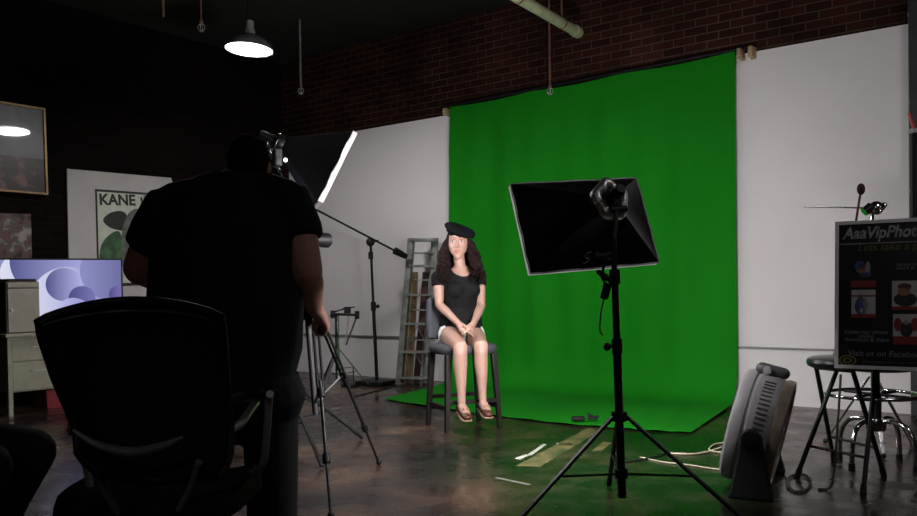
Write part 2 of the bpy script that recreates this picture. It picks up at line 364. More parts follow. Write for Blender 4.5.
def fuse(mb, voxel, smooth_it=6, fac=0.5):
    """one continuous skin over overlapping closed shapes"""
    me = bpy.data.meshes.new('tmp'); bmesh.ops.recalc_face_normals(mb.bm, faces=mb.bm.faces); mb.bm.to_mesh(me); mb.bm.free()
    o = bpy.data.objects.new('tmp', me); COL.objects.link(o)
    r = o.modifiers.new('r', 'REMESH'); r.mode = 'VOXEL'; r.voxel_size = voxel; r.use_smooth_shade = True
    if smooth_it:
        q = o.modifiers.new('s', 'SMOOTH'); q.iterations = smooth_it; q.factor = fac
    dg = bpy.context.evaluated_depsgraph_get(); dg.update()
    res = bpy.data.meshes.new_from_object(o.evaluated_get(dg))
    bpy.data.objects.remove(o); bpy.data.meshes.remove(me)
    return res
def build_fused(name, mb, material, parent, voxel, smooth_it=6, fac=0.5, cut=None):
    me = fuse(mb, voxel, smooth_it, fac)
    if cut:
        b = bmesh.new(); b.from_mesh(me); bmesh.ops.delete(b, geom=[v for v in b.verts if cut(v.co)], context='VERTS'); b.to_mesh(me); b.free()
    base = WM[parent.name]; me.transform(base.inverted())
    return finish(name, me, material, parent, base, smooth=80)
FONT = bpy.data.fonts[0] if bpy.data.fonts else None
def text_part(name, body, size, M, material, parent, width=None, shear=0.0, bold=0.0, align='LEFT'):
    cu = bpy.data.curves.new('t', 'FONT'); cu.body = body; cu.size = size; cu.shear = shear; cu.offset = bold; cu.extrude = 0.0004
    cu.align_x = align; cu.resolution_u = 3
    o = bpy.data.objects.new('t', cu); COL.objects.link(o)
    dg = bpy.context.evaluated_depsgraph_get(); dg.update()
    me = bpy.data.meshes.new_from_object(o.evaluated_get(dg)); bpy.data.objects.remove(o); bpy.data.curves.remove(cu)
    if width:
        xs = [v.co.x for v in me.vertices]; k = width / (max(xs) - min(xs))
        me.transform(Matrix.Diagonal((k, 1, 1, 1)))
    base = WM[parent.name]; me.transform(base.inverted() @ M)
    return finish(name, me, material, parent, base, smooth=0)
def fr(o, x, z):
    """matrix with origin o, local x along x, local z near z"""
    x = V(x).normalized(); z = V(z); z = (z - x * z.dot(x)).normalized(); y = z.cross(x)
    M = Matrix((x, y, z)).transposed().to_4x4(); M.translation = V(o); return M
def frz(o, z, xh=(1, 0, 0)):
    z = V(z).normalized(); x = V(xh); x = x - z * x.dot(z)
    x = x.normalized() if x.length > 1e-4 else z.orthogonal().normalized(); y = z.cross(x)
    M = Matrix((x, y, z)).transposed().to_4x4(); M.translation = V(o); return M
def smooth_path(P, k=6):
    P = [V(p) for p in P]; out = []
    for i in range(len(P) - 1):
        a, b, c, d = P[max(i - 1, 0)], P[i], P[i + 1], P[min(i + 2, len(P) - 1)]
        for j in range(k):
            t = j / k
            out.append(0.5 * ((2 * b) + (c - a) * t + (2 * a - 5 * b + 4 * c - d) * t * t + (3 * b - a - 3 * c + d) * t ** 3))
    return out + [P[-1]]

# ================================================================== THE SETTING
RL, LL = 13.0, 14.0
angR = math.atan2(RDIR.y, RDIR.x); angL = math.atan2(LDIR.y, LDIR.x)
def corner_floor(): return [CORNER, CORNER + RDIR * RL, CORNER + RDIR * RL - LDIR * LL, CORNER - LDIR * LL]
def slab(name, z0, z1, material):
    q = corner_floor(); mb = MB()
    mb.rings([[V((p.x, p.y, z0)) for p in q], [V((p.x, p.y, z1)) for p in q]])
    return tag(mb.build(name, material, smooth=0), kind='structure')
slab('floor', -0.1, 0.0, floor_mat())
slab('ceiling', CEIL, CEIL + 0.1, mat('dark_ceiling', (0.007, 0.006, 0.005), 0.9, var=0.4, scale=2))
def wall(name, o, ang, length, inward, material):
    M = Matrix.Translation(o) @ Matrix.Rotation(ang, 4, 'Z')
    mb = MB(); y = 0.15 * (-1 if inward > 0 else 1)
    mb.box(M @ V((length / 2, y / 2, CEIL / 2)), (length, 0.15, CEIL), Matrix.Rotation(ang, 3, 'Z'))
    return tag(mb.build(name, material, origin=M, smooth=0), kind='structure')
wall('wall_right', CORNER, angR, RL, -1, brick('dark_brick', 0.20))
wall('wall_left', CORNER - LDIR * LL, angL, LL, -1, brick('blackish_brick', 0.022))  # same brick pattern as the right wall, tinted nearly black
q = corner_floor()
wall('wall_back', q[2] , angR + PI, RL, -1, mat('back_wall_paint', (0.10, 0.09, 0.085), 0.8))
wall('wall_far_right', q[1], angL + PI, LL, -1, mat('side_wall_paint', (0.10, 0.09, 0.085), 0.8))
PL = plaster()
def s_of(px, py=250): return (onR(px, py) - CORNER).dot(RDIR)
def wall_board(name, s0, s1, ztop):
    M = Matrix.Translation(CORNER) @ Matrix.Rotation(angR, 4, 'Z')
    mb = MB(); mb.box(M @ V(((s0 + s1) / 2, -0.012, ztop / 2)), (s1 - s0, 0.024, ztop), Matrix.Rotation(angR, 3, 'Z'))
    return tag(mb.build(name, PL, origin=M, smooth=0), kind='structure')
wall_board('trim_1', 0.15, s_of(600), 3.03)
wall_board('trim_2', s_of(600), s_of(911), 3.12)
# steel column against the wall at the right edge
cs = s_of(911); M = Matrix.Translation(CORNER) @ Matrix.Rotation(angR, 4, 'Z')
mb = MB(); mb.box(M @ V((cs + 0.15, -0.06, CEIL / 2)), (0.28, 0.12, CEIL), Matrix.Rotation(angR, 3, 'Z')); tag(mb.build('trim_3', 'column_dark', origin=M, bevel=0.006), kind='structure')
# low rail along the white wall
mb = MB(); mb.box(M @ V(((0.2 + cs) / 2, -0.04, 0.50)), (cs - 0.2, 0.03, 0.016), Matrix.Rotation(angR, 3, 'Z')); tag(mb.build('trim_4', 'rail_grey', origin=M, bevel=0.004), kind='structure')


# ================================================================== CEILING PIECES
lp = at(249, 50, 7.6)                                               # centre of the lamp's glowing mouth
pl = thing('pendant_lamp', 'round metal pendant lamp glowing white under the dark ceiling', 'ceiling lamp', lp)
tilt = Matrix.Translation(lp) @ Euler((math.radians(-2), math.radians(3), 0)).to_matrix().to_4x4()
MB().lathe([(0.215, 0.0), (0.222, 0.0), (0.215, 0.03), (0.17, 0.085), (0.09, 0.125), (0.05, 0.14), (0.047, 0.13), (0.085, 0.115), (0.163, 0.076), (0.205, 0.025)], tilt, 40).build('shade', 'lamp_shade', pl)
MB().lathe([(0.0, 0.004), (0.209, 0.004), (0.209, 0.008), (0.0, 0.008)], tilt, 40).build('diffuser', 'lamp_glow', pl)
MB().lathe([(0.0, 0.13), (0.05, 0.135), (0.05, 0.17), (0.035, 0.21), (0.036, 0.26), (0.02, 0.275), (0.0, 0.275)], tilt, 20).build('socket', 'alu_old', pl)
MB().tube([lp + V((0, 0, 0.25)), V((lp.x, lp.y, CEIL))], 0.011).build('rod', 'black_paint', pl)
d = bpy.data.lights.new('pendant_lamp_light', 'AREA'); d.shape = 'DISK'; d.size = 0.38; d.energy = E_PEND_W; d.color = (1, 0.97, 0.95)
o = bpy.data.objects.new('pendant_lamp_light', d); COL.objects.link(o); o.location = lp + V((0, 0, -0.01))

def sprinkler(px, py0, py1, dd, label, rod_mat, r=0.008, head=True, cage=0.03):
    top = at(px, py0, dd); bot = at(px + (py1 - py0) * 0.02, py1, dd)
    t = thing('sprinkler_pipe' if head else 'hanging_pipe', label, 'pipe', V((bot.x, bot.y, bot.z)))
    MB().tube([bot, V((bot.x, bot.y, CEIL))], r).build('drop_pipe', rod_mat, t)
    if head:
        MB().lathe([(0, 0.03), (0.016, 0.03), (0.018, 0.0), (0.012, -0.015), (0, -0.015)], Matrix.Translation(bot), 12).build('fitting', 'rust', t)
        mb = MB()
        for k in range(2):
            a = k * PI / 2
            mb.tube([bot + V((math.cos(a) * x * cage, math.sin(a) * x * cage, z * cage)) for x, z in [(0.3, 0), (1, -0.5), (1, -1.4), (0.3, -2), (-0.3, -2), (-1, -1.4), (-1, -0.5), (-0.3, 0)]], 0.0035, 6)
        mb.lathe([(0, -2.05 * cage), (0.022, -2.05 * cage), (0.022, -2.2 * cage), (0, -2.2 * cage)], Matrix.Translation(bot), 12)
        mb.build('head', 'silver', t)
    return t
sprinkler(201, 8, 24, 7.4, 'small caged sprinkler head left of the glowing pendant lamp', 'rust')
sprinkler(300, 45, 88, 9.3, 'long thin drop pipe with a sprinkler tip, right of the pendant lamp', 'alu_old', 0.011)
sprinkler(163, 0, 17, 7.0, 'short brownish pipe stub hanging from the dark ceiling at upper left', 'rust', 0.012, head=False)
sprinkler(549, 40, 88, 8.3, 'rusty drop pipe hanging before the top edge of the green backdrop', 'rust', 0.011)
a, b = at(505, -10, 6.2), at(577, 32, 7.7)
t = thing('overhead_pipe', 'pale yellow painted pipe running under the ceiling toward the brick wall', 'pipe', (a + b) / 2)
ext = a - (b - a) * 0.7
MB().tube([ext, b], 0.045, 16).build('pipe', 'pipe_paint', t)
dv = (b - a).normalized()
MB().tube([b - dv * 0.09, b + dv * 0.03], 0.053, 16).build('end_cap', 'pipe_paint', t)
for k in (0.15, 0.75):
    p = a + (b - a) * k; mb = MB()
    mb.tube([p, V((p.x, p.y, CEIL))], 0.008)
    mb.tube([p - dv * 0.012, p + dv * 0.012], 0.050, 16)
    mb.build('hanger', 'rust', t)

# ================================================================== GREEN BACKDROP
TOPL, TOPR = onR(450, 107, 0.09), onR(735, 51, 0.09)
ends = [(0.0, onfloor(383, 400)), (0.12, onfloor(415, 405)), (0.3, onfloor(480, 415)), (0.55, onfloor(565, 425)), (0.8, onfloor(640, 431)), (1.0, onfloor(691, 434))]
def end_at(u):
    for (u0_, p0), (u1_, p1) in zip(ends, ends[1:]):
        if u <= u1_: return p0.lerp(p1, (u - u0_) / (u1_ - u0_))
    return ends[-1][1]
def sheet(u, v):
    top = TOPL.lerp(TOPR, u); base = V((top.x, top.y, 0)); e = end_at(u); e = V((e.x, e.y, 0.012))
    L1 = top.z - 0.45; L2 = 0.62; L3 = (e - base).length - 0.3; tot = L1 + L2 + L3
    s = v * tot
    p1 = V((top.x, top.y, 0.45)); dirf = (e - base).normalized(); p2 = base + dirf * 0.36 + V((0, 0, 0.012))
    fold = 0.014 * math.sin(u * 23 + 0.8 * math.sin(v * 4)) + 0.014 * math.sin(u * 51 + 2 + v) + 0.020 * noise.noise(V((u * 9, v * 5, 0)))
    sag = 0.02 * math.sin(u * PI * 3) * (1 - v)
    if s < L1:
        w = min(1, s / 0.5); p = top.lerp(p1, s / L1); return p - RN * (fold * w + 0.02 * w) + V((0, 0, -abs(sag) * (1 - s / L1)))
    if s < L1 + L2:
        q = (s - L1) / L2; c = base + V((0, 0, 0.03))
        p = p1 * (1 - q) ** 2 + c * 2 * q * (1 - q) + p2 * q * q; return p - RN * (fold + 0.02) * (1 - q) + V((0, 0, max(0, fold) * 0.4 * q))
    q = (s - L1 - L2) / L3; p = p2.lerp(e, q)
    return p + V((0, 0, abs(fold) * 0.5 * (1 - q) + 0.003 * math.sin(u * 60) * q))
mb = MB(); mb.grid(sheet, 110, 90)
bd = thing('green_backdrop', 'large green cloth backdrop hung on the wall and swept onto the floor', 'backdrop', V(((TOPL + TOPR) / 2).xy.to_3d()))
mb.build('cloth', green_mat(), bd, smooth=180)
mb = MB(); mb.tube([TOPL - RDIR * 0.06 + V((0, 0, 0.012)), TOPR + RDIR * 0.10 + V((0, 0, 0.012))], 0.016, 12); mb.build('crossbar', 'black_paint', bd)
def wood_clip(p, label, w, h):
    t = thing('wooden_bracket', label, 'bracket', p)
    M = Matrix.Translation(p) @ Matrix.Rotation(angR, 4, 'Z')
    R3 = Matrix.Rotation(angR, 3, 'Z')
    MB().box(M @ V((0, 0, 0)), (w, 0.09, h), R3).build('block', 'wood_pale', t, bevel=0.004)
    MB().box(M @ V((0.0, 0.055, 0.0)), (w * 1.15, 0.03, h * 1.1), R3).build('back_plate', 'wood_pale', t, bevel=0.003)
    MB().tube([M @ V((0, -0.03, 0.0)), M @ V((0, -0.056, 0.0))], 0.010).build('screw', 'silver', t)
wood_clip(onR(740, 54, 0.12), 'pale wooden bracket at the upper right corner of the green backdrop', 0.034, 0.085)
wood_clip(onR(751.5, 52, 0.10), 'second pale wooden bracket, just right of the one holding the backdrop corner', 0.038, 0.09)
wood_clip(onR(446, 112, 0.10), 'small pale wooden bracket at the upper left corner of the green backdrop', 0.03, 0.075)
# black cable clip on the sheet
p = onfloor(586, 421, 0.02)
t = thing('cable_clamp', 'small black clamp lying on the front edge of the green cloth', 'clamp', V((p.x, p.y, 0.02)))
mb = MB(); mb.box(p + V((-0.06, 0, 0.02)), (0.10, 0.05, 0.035)); mb.build('jaw', 'black_plastic', t, bevel=0.008)
mb = MB(); mb.box(p + V((0.05, 0.02, 0.035)), (0.08, 0.03, 0.02), Matrix.Rotation(0.5, 3, 'Y')); mb.box(p + V((0.05, -0.02, 0.03)), (0.09, 0.03, 0.02), Matrix.Rotation(-0.1, 3, 'Y')); mb.build('handle', 'black_plastic', t, bevel=0.006)

# ================================================================== LEFT WALL
def flat_on_L(name, corners, th, off, material, parent=None, origin=True, smooth=0):
    """thin solid lying on the left wall through four pixel corners"""
    P = [onL(x, y, off) for x, y in corners]; mb = MB()
    mb.rings([[p for p in P], [p - LN * th for p in P]])
    c = sum(P, V()) / len(P)
    if parent is not None: return mb.build(name, material, parent, smooth=smooth)
    Mo = Matrix.Translation(c) @ Matrix.Rotation(angL, 4, 'Z')
    return mb.build(name, material, origin=Mo, smooth=smooth)
fb = flat_on_L('foam_board', [(66, 168.5), (66.3, 169), (170, 178), (173, 187), (172, 306), (69, 310)], 0.02, 0.02, 'foam_board')
tag(fb, 'large white mount board on the dark left wall behind the television', 'board')
pk = flat_on_L('film_poster', [(95, 189), (149.5, 193), (151, 285), (98, 287)], 0.006, 0.0425, 'ink')
tag(pk, 'black bordered KANE poster in green and black on the white mount board', 'poster')
flat_on_L('paper', [(97, 191.5), (147.5, 195), (149, 282), (99.5, 284)], 0.002, 0.0488, 'cream_paper', pk)
def blob_poly(name, pts, off, m): return flat_on_L(name, pts, 0.0012, off, m, pk)
def px_curve(P, k=4):
    Q = [V((x, y, 0)) for x, y in P]; n = len(Q); out = []
    for i in range(n):
        a, b, c, dd = Q[i - 1], Q[i], Q[(i + 1) % n], Q[(i + 2) % n]
        for j in range(k):
            t = j / k; r = 0.5 * ((2 * b) + (c - a) * t + (2 * a - 5 * b + 4 * c - dd) * t * t + (3 * b - a - 3 * c + dd) * t ** 3); out.append((r.x, r.y))
    return out
# plain abstract dark shapes in place of the printed artwork
blob_poly('printed_shape', px_curve([(103, 220), (110, 213), (121, 211), (127, 216), (126, 230), (118, 230), (109, 227)]), 0.0512, 'ink')
blob_poly('printed_shape', px_curve([(122, 232), (128, 214), (138, 209), (144, 220), (143, 240), (138, 262), (128, 276), (121, 258)]), 0.0526, 'ink_grey')
blob_poly('printed_shape', px_curve([(100, 250), (108, 236), (120, 232), (122, 256), (116, 276), (101, 279)]), 0.054, 'ink_green')
blob_poly('printed_shape', [(140, 197.5), (142, 197), (147.6, 224), (147.8, 230)], 0.0526, 'ink')
blob_poly('printed_shape', [(143.5, 195.4), (146.9, 195.5), (147.5, 214)], 0.0526, 'ink_grey')
tp = onL(99.3, 204.5, 0.0505)
text_part('lettering', 'KANE', 0.165, fr(tp, (LDIR + V((0, 0, 0.055))), -LN), 'ink', pk, width=(onL(135, 200, 0.05) - onL(99.5, 203, 0.05)).length, bold=0.006)
# framed group picture (upper left), glazed: the lamp mirrors in it
pc = onL(0, 148, 0.06)
i_ = (onL(12, 131, 0.06) - CAMP); hit = onL(12, 131, 0.06)
nrm = ((lp - hit).normalized() - i_.normalized()).normalized()
fx = V((-nrm.y, nrm.x, 0)).normalized(); fz = nrm.cross(fx) * -1
if fz.z < 0: fz = -fz
Mf = Matrix((fx, fz, nrm)).transposed().to_4x4(); Mf.translation = hit
def on_frame(px, py):
    return Mf.inverted() @ onplane(px, py, nrm, nrm.dot(hit))
tr, br = on_frame(45.5, 108.5), on_frame(47.5, 195)
x1 = (tr.x + br.x) / 2; y1, y0 = tr.y, br.y; x0 = x1 - 1.15
pf = thing('framed_picture', 'large glazed group picture in a thin gold frame, upper left, mirroring the lamp', 'picture', Mf @ V((x1, y0, -0.02)))
mb = MB(); bw = 0.02
for (ax, ay, bx, by) in [(x0, y0, x1, y0 + bw), (x0, y1 - bw, x1, y1), (x0, y0 + bw, x0 + bw, y1 - bw), (x1 - bw, y0 + bw, x1, y1 - bw)]:
    mb.box(Mf @ V(((ax + bx) / 2, (ay + by) / 2, -0.006)), (bx - ax, by - ay, 0.03), Mf.to_3x3())
mb.build('frame', 'gold_frame', pf)
mb = MB(); mb.box(Mf @ V(((x0 + x1) / 2, (y0 + y1) / 2 , -0.012)), (x1 - x0 - 0.03, y1 - y0 - 0.03, 0.004), Mf.to_3x3())
mb.build('print_sky', photo_mat('grey_sky_print', [(0.3, (0.08, 0.08, 0.09)), (0.7, (0.24, 0.24, 0.26))], 2.5), pf)
ym = y0 + (y1 - y0) * 0.42
mb = MB(); mb.box(Mf @ V(((x0 + x1) / 2, (y0 + ym) / 2, -0.0105)), (x1 - x0 - 0.03, ym - y0 - 0.02, 0.002), Mf.to_3x3())
mb.build('print_crowd', photo_mat('crowd_print', [(0.40, (0.008, 0.007, 0.007)), (0.56, (0.02, 0.012, 0.012)), (0.66, (0.14, 0.07, 0.06))], 11), pf)
mb = MB(); mb.box(Mf @ V(((x0 + x1) / 2, (y0 + y1) / 2, 0.0)), (x1 - x0 - 0.036, y1 - y0 - 0.036, 0.003), Mf.to_3x3()); mb.build('glass', glass_mat(), pf, smooth=0)
lowp = flat_on_L('photo_poster', [(-34, 212.5), (30.5, 214), (32, 262), (-34, 262)], 0.006, 0.01, photo_mat('faded_photo', [(0.36, (0.012, 0.012, 0.014)), (0.45, (0.12, 0.045, 0.045)), (0.53, (0.06, 0.055, 0.05)), (0.62, (0.26, 0.22, 0.20))], 9))
tag(lowp, 'faded colour photo poster below the gold framed picture at the left', 'poster')

# ------------------------------------------------------------------ desk with television
do = onfloor(9, 418); do = V((do.x, do.y, 0))
DR3 = Matrix.Rotation(angL, 3, 'Z')
dk = thing('steel_desk', 'beige steel pedestal desk with two drawers under the television', 'desk', do)
def dp(x, y, z): return do + LDIR * x - LN * (-y) + V((0, 0, z))       # x along the wall, y towards the wall
DT = onplane(10, 334, V((0, 1, 0)), do.y).z
mb = MB(); mb.box(dp(0.78, 0.36, DT - 0.015), (1.60, 0.76, 0.03), DR3); mb.build('top', 'beige_steel', dk, bevel=0.004)
zb = onplane(10, 394, V((0, 1, 0)), do.y).z
def pedestal(xa, xb):
    mb = MB(); mb.box(dp((xa + xb) / 2, 0.38, (DT - 0.03 + zb) / 2), (xb - xa, 0.66, DT - 0.03 - zb), DR3); mb.build('pedestal', 'beige_steel', dk, bevel=0.004)
    for (z0, z1) in [(zb + 0.012, DT - 0.26), (DT - 0.245, DT - 0.05)]:
        mb = MB(); mb.box(dp((xa + xb) / 2, 0.042, (z0 + z1) / 2), (xb - xa - 0.03, 0.02, z1 - z0), DR3); dr = mb.build('drawer', 'beige_steel', dk, bevel=0.004)
        zc = z1 - 0.075; mb = MB(); xc = (xa + xb) / 2
        mb.tube(smooth_path([dp(xc - 0.055, 0.032, zc), dp(xc - 0.05, 0.008, zc), dp(xc + 0.05, 0.008, zc), dp(xc + 0.055, 0.032, zc)], 4), 0.006, 8); mb.build('handle', 'silver', dr)
pedestal(0.04, 0.50)
for (x, y) in [(0.035, 0.05), (0.035, 0.70), (1.53, 0.05), (1.53, 0.70)]:
    MB().bar(dp(x, y, 0), dp(x, y, DT - 0.03), 0.04, 0.04, LDIR).build('leg', 'beige_steel', dk, bevel=0.004)
# drawer tower on the desk
tw = thing('drawer_tower', 'small beige metal cabinet with a lock standing on the desk, left of the screen', 'cabinet', dp(0.15, 0.2, DT))
th_ = onplane(23, 281.5, V((0, 1, 0)), dp(0.15, 0.03, 0).y).z - DT
mb = MB(); mb.box(dp(0.155, 0.24, DT + th_ / 2), (0.29, 0.42, th_), DR3); mb.build('body', 'shaded_tower', tw, bevel=0.006)  # unlit cabinet side: its shade is put into this dark brown colour
mb = MB(); mb.box(dp(0.155, 0.022, DT + th_ * 0.44), (0.27, 0.02, th_ * 0.84), DR3); dr = mb.build('door', 'beige_tower', tw, bevel=0.005)
mb = MB(); mb.tube([dp(0.045, 0.012, DT + th_ * 0.45), dp(0.045, -0.006, DT + th_ * 0.45)], 0.012, 14); mb.build('lock', 'silver', dr)
mb = MB(); mb.box(dp(0.155, 0.022, DT + th_ * 0.93), (0.27, 0.025, th_ * 0.1), DR3); mb.build('top_rail', 'beige_tower', tw, bevel=0.005)
mb = MB(); mb.box(dp(0.17, 0.16, DT + th_ + 0.012), (0.24, 0.2, 0.024), DR3); tag(mb.build('flat_box', 'black_plastic', origin=dp(0.17, 0.16, DT + th_), bevel=0.004), 'flat black box lying on top of the beige drawer cabinet', 'box')
sc_c = at(62.5, 290.5, 7.75)
tv = thing('television', 'flat screen television on the desk showing a lavender swirl wallpaper', 'television', V((sc_c.x, sc_c.y, DT)))
tvn = V((CAMP.x - sc_c.x, CAMP.y - sc_c.y, 0)).normalized(); tvx = V((-tvn.y, tvn.x, 0))
TM = fr(sc_c, tvx, V((0, 0, 1))); T3 = TM.to_3x3()
w_, h_ = 1.05, 0.60
mb = MB(); mb.box(TM @ V((0, 0.02, 0)), (w_, 0.04, h_), T3); mb.box(TM @ V((0, 0.05, -0.05)), (w_ * 0.6, 0.05, h_ * 0.55), T3); mb.build('housing', 'black_plastic', tv, bevel=0.004)
mb = MB(); mb.box((0, 0, 0), (w_ - 0.03, 0.002, h_ - 0.03)); me = bpy.data.meshes.new('screen'); mb.bm.to_mesh(me); mb.bm.free()
so = finish('screen', me, screen_mat(), tv, WM[tv.name], smooth=0); so.matrix_local = WM[tv.name].inverted() @ TM @ Matrix.Translation((0, -0.002, 0)); WM[so.name] = TM
mb = MB(); mb.box(TM @ V((0, 0.05, (DT - sc_c.z - h_ / 2) / 2 - 0.12)), (0.12, 0.03, abs(DT - sc_c.z + h_ / 2) + 0.24), T3); mb.box(TM @ V((0, 0.04, DT - sc_c.z + 0.008)), (0.45, 0.22, 0.016), T3); mb.build('stand', 'black_plastic', tv, bevel=0.004)
p = dp(0.42, 0.10, DT)
sb = thing('desk_speaker', 'small black box speaker standing on the desk before the screen', 'speaker', p)
mb = MB(); mb.box(p + V((0, 0, 0.07)), (0.10, 0.10, 0.14), DR3); mb.build('body', 'black_plastic', sb, bevel=0.008)
mb = MB(); mb.lathe([(0, 0), (0.036, 0), (0.036, 0.006), (0.012, 0.002), (0, 0.004)], frz(p + LN * -0.05 + V((0, 0, 0.07)), -LN), 20); mb.build('cone', 'dark_grey', sb)
p = dp(0.62, 0.35, 0)
rb = thing('storage_bin', 'dim red plastic bin standing on the floor under the desk', 'bin', p)
mb = MB(); mb.rings([[p + (LDIR * sx * a_ + LN * sy * b_) + V((0, 0, z)) for sx, sy in [(-1, -1), (1, -1), (1, 1), (-1, 1)]] for a_, b_, z in [(0.17, 0.12, 0), (0.2, 0.15, 0.24), (0.185, 0.135, 0.24), (0.16, 0.11, 0.015)]]); mb.build('tub', 'red_plastic', rb, bevel=0.006)
mb = MB(); mb.tube([p + LDIR * 0.205 * sx + LN * 0.155 * sy + V((0, 0, 0.238)) for sx, sy in [(-1, -1), (1, -1), (1, 1), (-1, 1)]], 0.01, 8, closed=True); mb.build('rim', 'red_plastic', rb)

# ================================================================== SOFTBOX LIGHTS
def softbox_light(name, label, base, top, C, n, R, U, w, h, depth, foot_dirs, r_leg, lipd, lglow, hub=0.47, apex_off=V((0, 0, 0))):
    t = thing(name, label, 'studio light', V((base.x, base.y, 0)))
    n, R, U = n.normalized(), R.normalized(), U.normalized()
    ap = C - n * depth + apex_off
    # fabric pyramid
    def q(k, a, b, pull=0.0):      # k: 0 at mouth .. 1 at apex
        sc = 1 - k * 0.86
        return (C - n * 0.0) .lerp(ap, k) + R * a * w / 2 * sc + U * b * h / 2 * sc
    mb = MB(); rings = []
    per = 40
    def perim(i):
        s = i / per * 4; e = int(s); f = s - e
        return [(-1 + 2 * f, -1), (1, -1 + 2 * f), (1 - 2 * f, 1), (-1, 1 - 2 * f)][e]
    for k in [0, 0.03, 0.1, 0.25, 0.45, 0.65, 0.85, 1.0]:
        row = []
        for i in range(per):
            a, b = perim(i); p = q(k, a, b); mid = 1 - max(0, (max(abs(a), abs(b)) * min(abs(a), abs(b))))
            side = R * (1 if a > 0.99 else -1 if a < -0.99 else 0) + U * (1 if b > 0.99 else -1 if b < -0.99 else 0)
            p = p - side * 0.035 * math.sin(PI * min(1, k * 1.05)) * mid + n * 0.004 * noise.noise(p * 9)
            row.append(p)
        rings.append(row)
    mb.rings(rings, cap=False)
    mb.build('fabric_hood', 'black_nylon', t, smooth=50, solid=0.004)
    rods = MB()
    for a, b in [(-1, -1), (1, -1), (1, 1), (-1, 1)]: rods.tube([q(0, a * .995, b * .995), q(1, a, b)], 0.004, 6)
    rods.build('ribs', 'black_paint', t)
    # pale lip round the mouth and glowing diffuser
    lip = MB(); prof = [(0.0, 0.001), (lipd, 0.002), (lipd, -0.006), (0.0, -0.006)]
    lip.rings([[C + n * z + R * a * (w / 2 + o_) + U * b * (h / 2 + o_) for (a, b) in [perim(i) for i in range(per)]] for z, o_ in prof], cap=False, closed=True)
    lp_ = lip.build('front_lip', 'lip_cloth', t, smooth=30)
    trim = MB(); trim.tube([C + R * a * (w / 2 + .003) + U * b * (h / 2 + .003) + n * 0.004 * math.sin(i * 1.7) for i, (a, b) in [(i, perim(i)) for i in range(per)]], 0.0045, 6, closed=True)
    trim.build('edge_trim', 'silver_trim', t)
    MT_l = lglow
    dm = MB(); dm.box(C + n * 0.012, (w - 0.02, h - 0.02, 0.004), Matrix((R, U, n)).transposed()); dm.build('diffuser', MT_l, t, smooth=0)
    # lamp holder behind the hood
    H = frz(ap, -n, R)
    MB().lathe([(0, -0.03), (0.055, -0.03), (0.062, -0.01), (0.062, 0.012), (0.045, 0.02), (0, 0.02)], H, 28).build('speed_ring', 'black_nylon', t)
    MB().lathe([(0, 0.02), (0.036, 0.02), (0.036, 0.06), (0.028, 0.07), (0.028, 0.12), (0.02, 0.135), (0, 0.135)], H, 24).build('lamp_socket', 'black_plastic', t)
    MB().torus(H @ Matrix.Translation((0, 0, 0.018)), 0.057, 0.008, 28, 8).build('chrome_ring', 'chrome', t)
    br = MB(); elbow = ap - n * 0.08 - V((0, 0, 0.07)); br.tube(smooth_path([ap - n * 0.08, elbow + V((0, 0, .02)), elbow, V((top.x, top.y, top.z))], 4), 0.014, 10); br.build('tilt_bracket', 'chrome', t)
    MB().tube([elbow - R * 0.03, elbow + R * 0.05], 0.016, 12).build('tilt_knob', 'black_plastic', t)
    # stand
    z0 = 0.10; zt = top.z
    axis = V((top.x, top.y, zt)) - V((base.x, base.y, z0))
    def pol(z): return V((base.x, base.y, z0)) + axis * ((z - z0) / axis.z)
    MB().tube([pol(z0), pol(0.80)], 0.019, 14).build('lower_pole', 'black_paint', t)
    MB().tube([pol(0.78), pol(max(1.1, zt * 0.72))], 0.016, 14).build('middle_pole', 'black_paint', t)
    MB().tube([pol(max(1.1, zt * 0.72) - 0.02), pol(zt)], 0.013, 14).build('upper_pole', 'black_paint', t)
    for zc in (0.79, max(1.1, zt * 0.72)):
        c = MB(); c.tube([pol(zc - 0.035), pol(zc + 0.03)], 0.024, 14); cl = c.build('collar', 'black_plastic', t)
        k_ = MB(); k_.tube([pol(zc), pol(zc) - R * 0.045], 0.007, 8); k_.ball(pol(zc) - R * 0.05, (0.018, 0.012, 0.018)); k_.build('knob', 'black_plastic', cl)
    MB().tube([pol(hub - 0.02), pol(hub + 0.02)], 0.036, 16).build('leg_hub', 'black_plastic', t)
    MB().tube([pol(0.19), pol(0.23)], 0.030, 16).build('brace_hub', 'black_plastic', t)
    for fd in foot_dirs:
        fd = V(fd).normalized(); s_ = pol(hub) + fd * 0.035; e_ = V((base.x, base.y, 0)) + fd * r_leg + V((0, 0, 0.012))
        lg = MB(); lg.bar(s_, e_ + (s_ - e_).normalized() * 0.05, 0.022, 0.014, fd.cross(V((0, 0, 1)))); L_ = lg.build('leg', 'black_paint', t, bevel=0.003)
        ft = MB(); ft.bar(e_ + (s_ - e_).normalized() * 0.09, e_, 0.028, 0.020, fd.cross(V((0, 0, 1)))); ft.build('rubber_foot', 'black_plastic', L_, bevel=0.006)
        bz = MB(); m_ = s_.lerp(e_, 0.52); bz.bar(pol(0.21) + fd * 0.028, m_, 0.018, 0.008, fd.cross(V((0, 0, 1)))); bz.build('brace', 'black_paint', t)
    return t, H, ap, pol
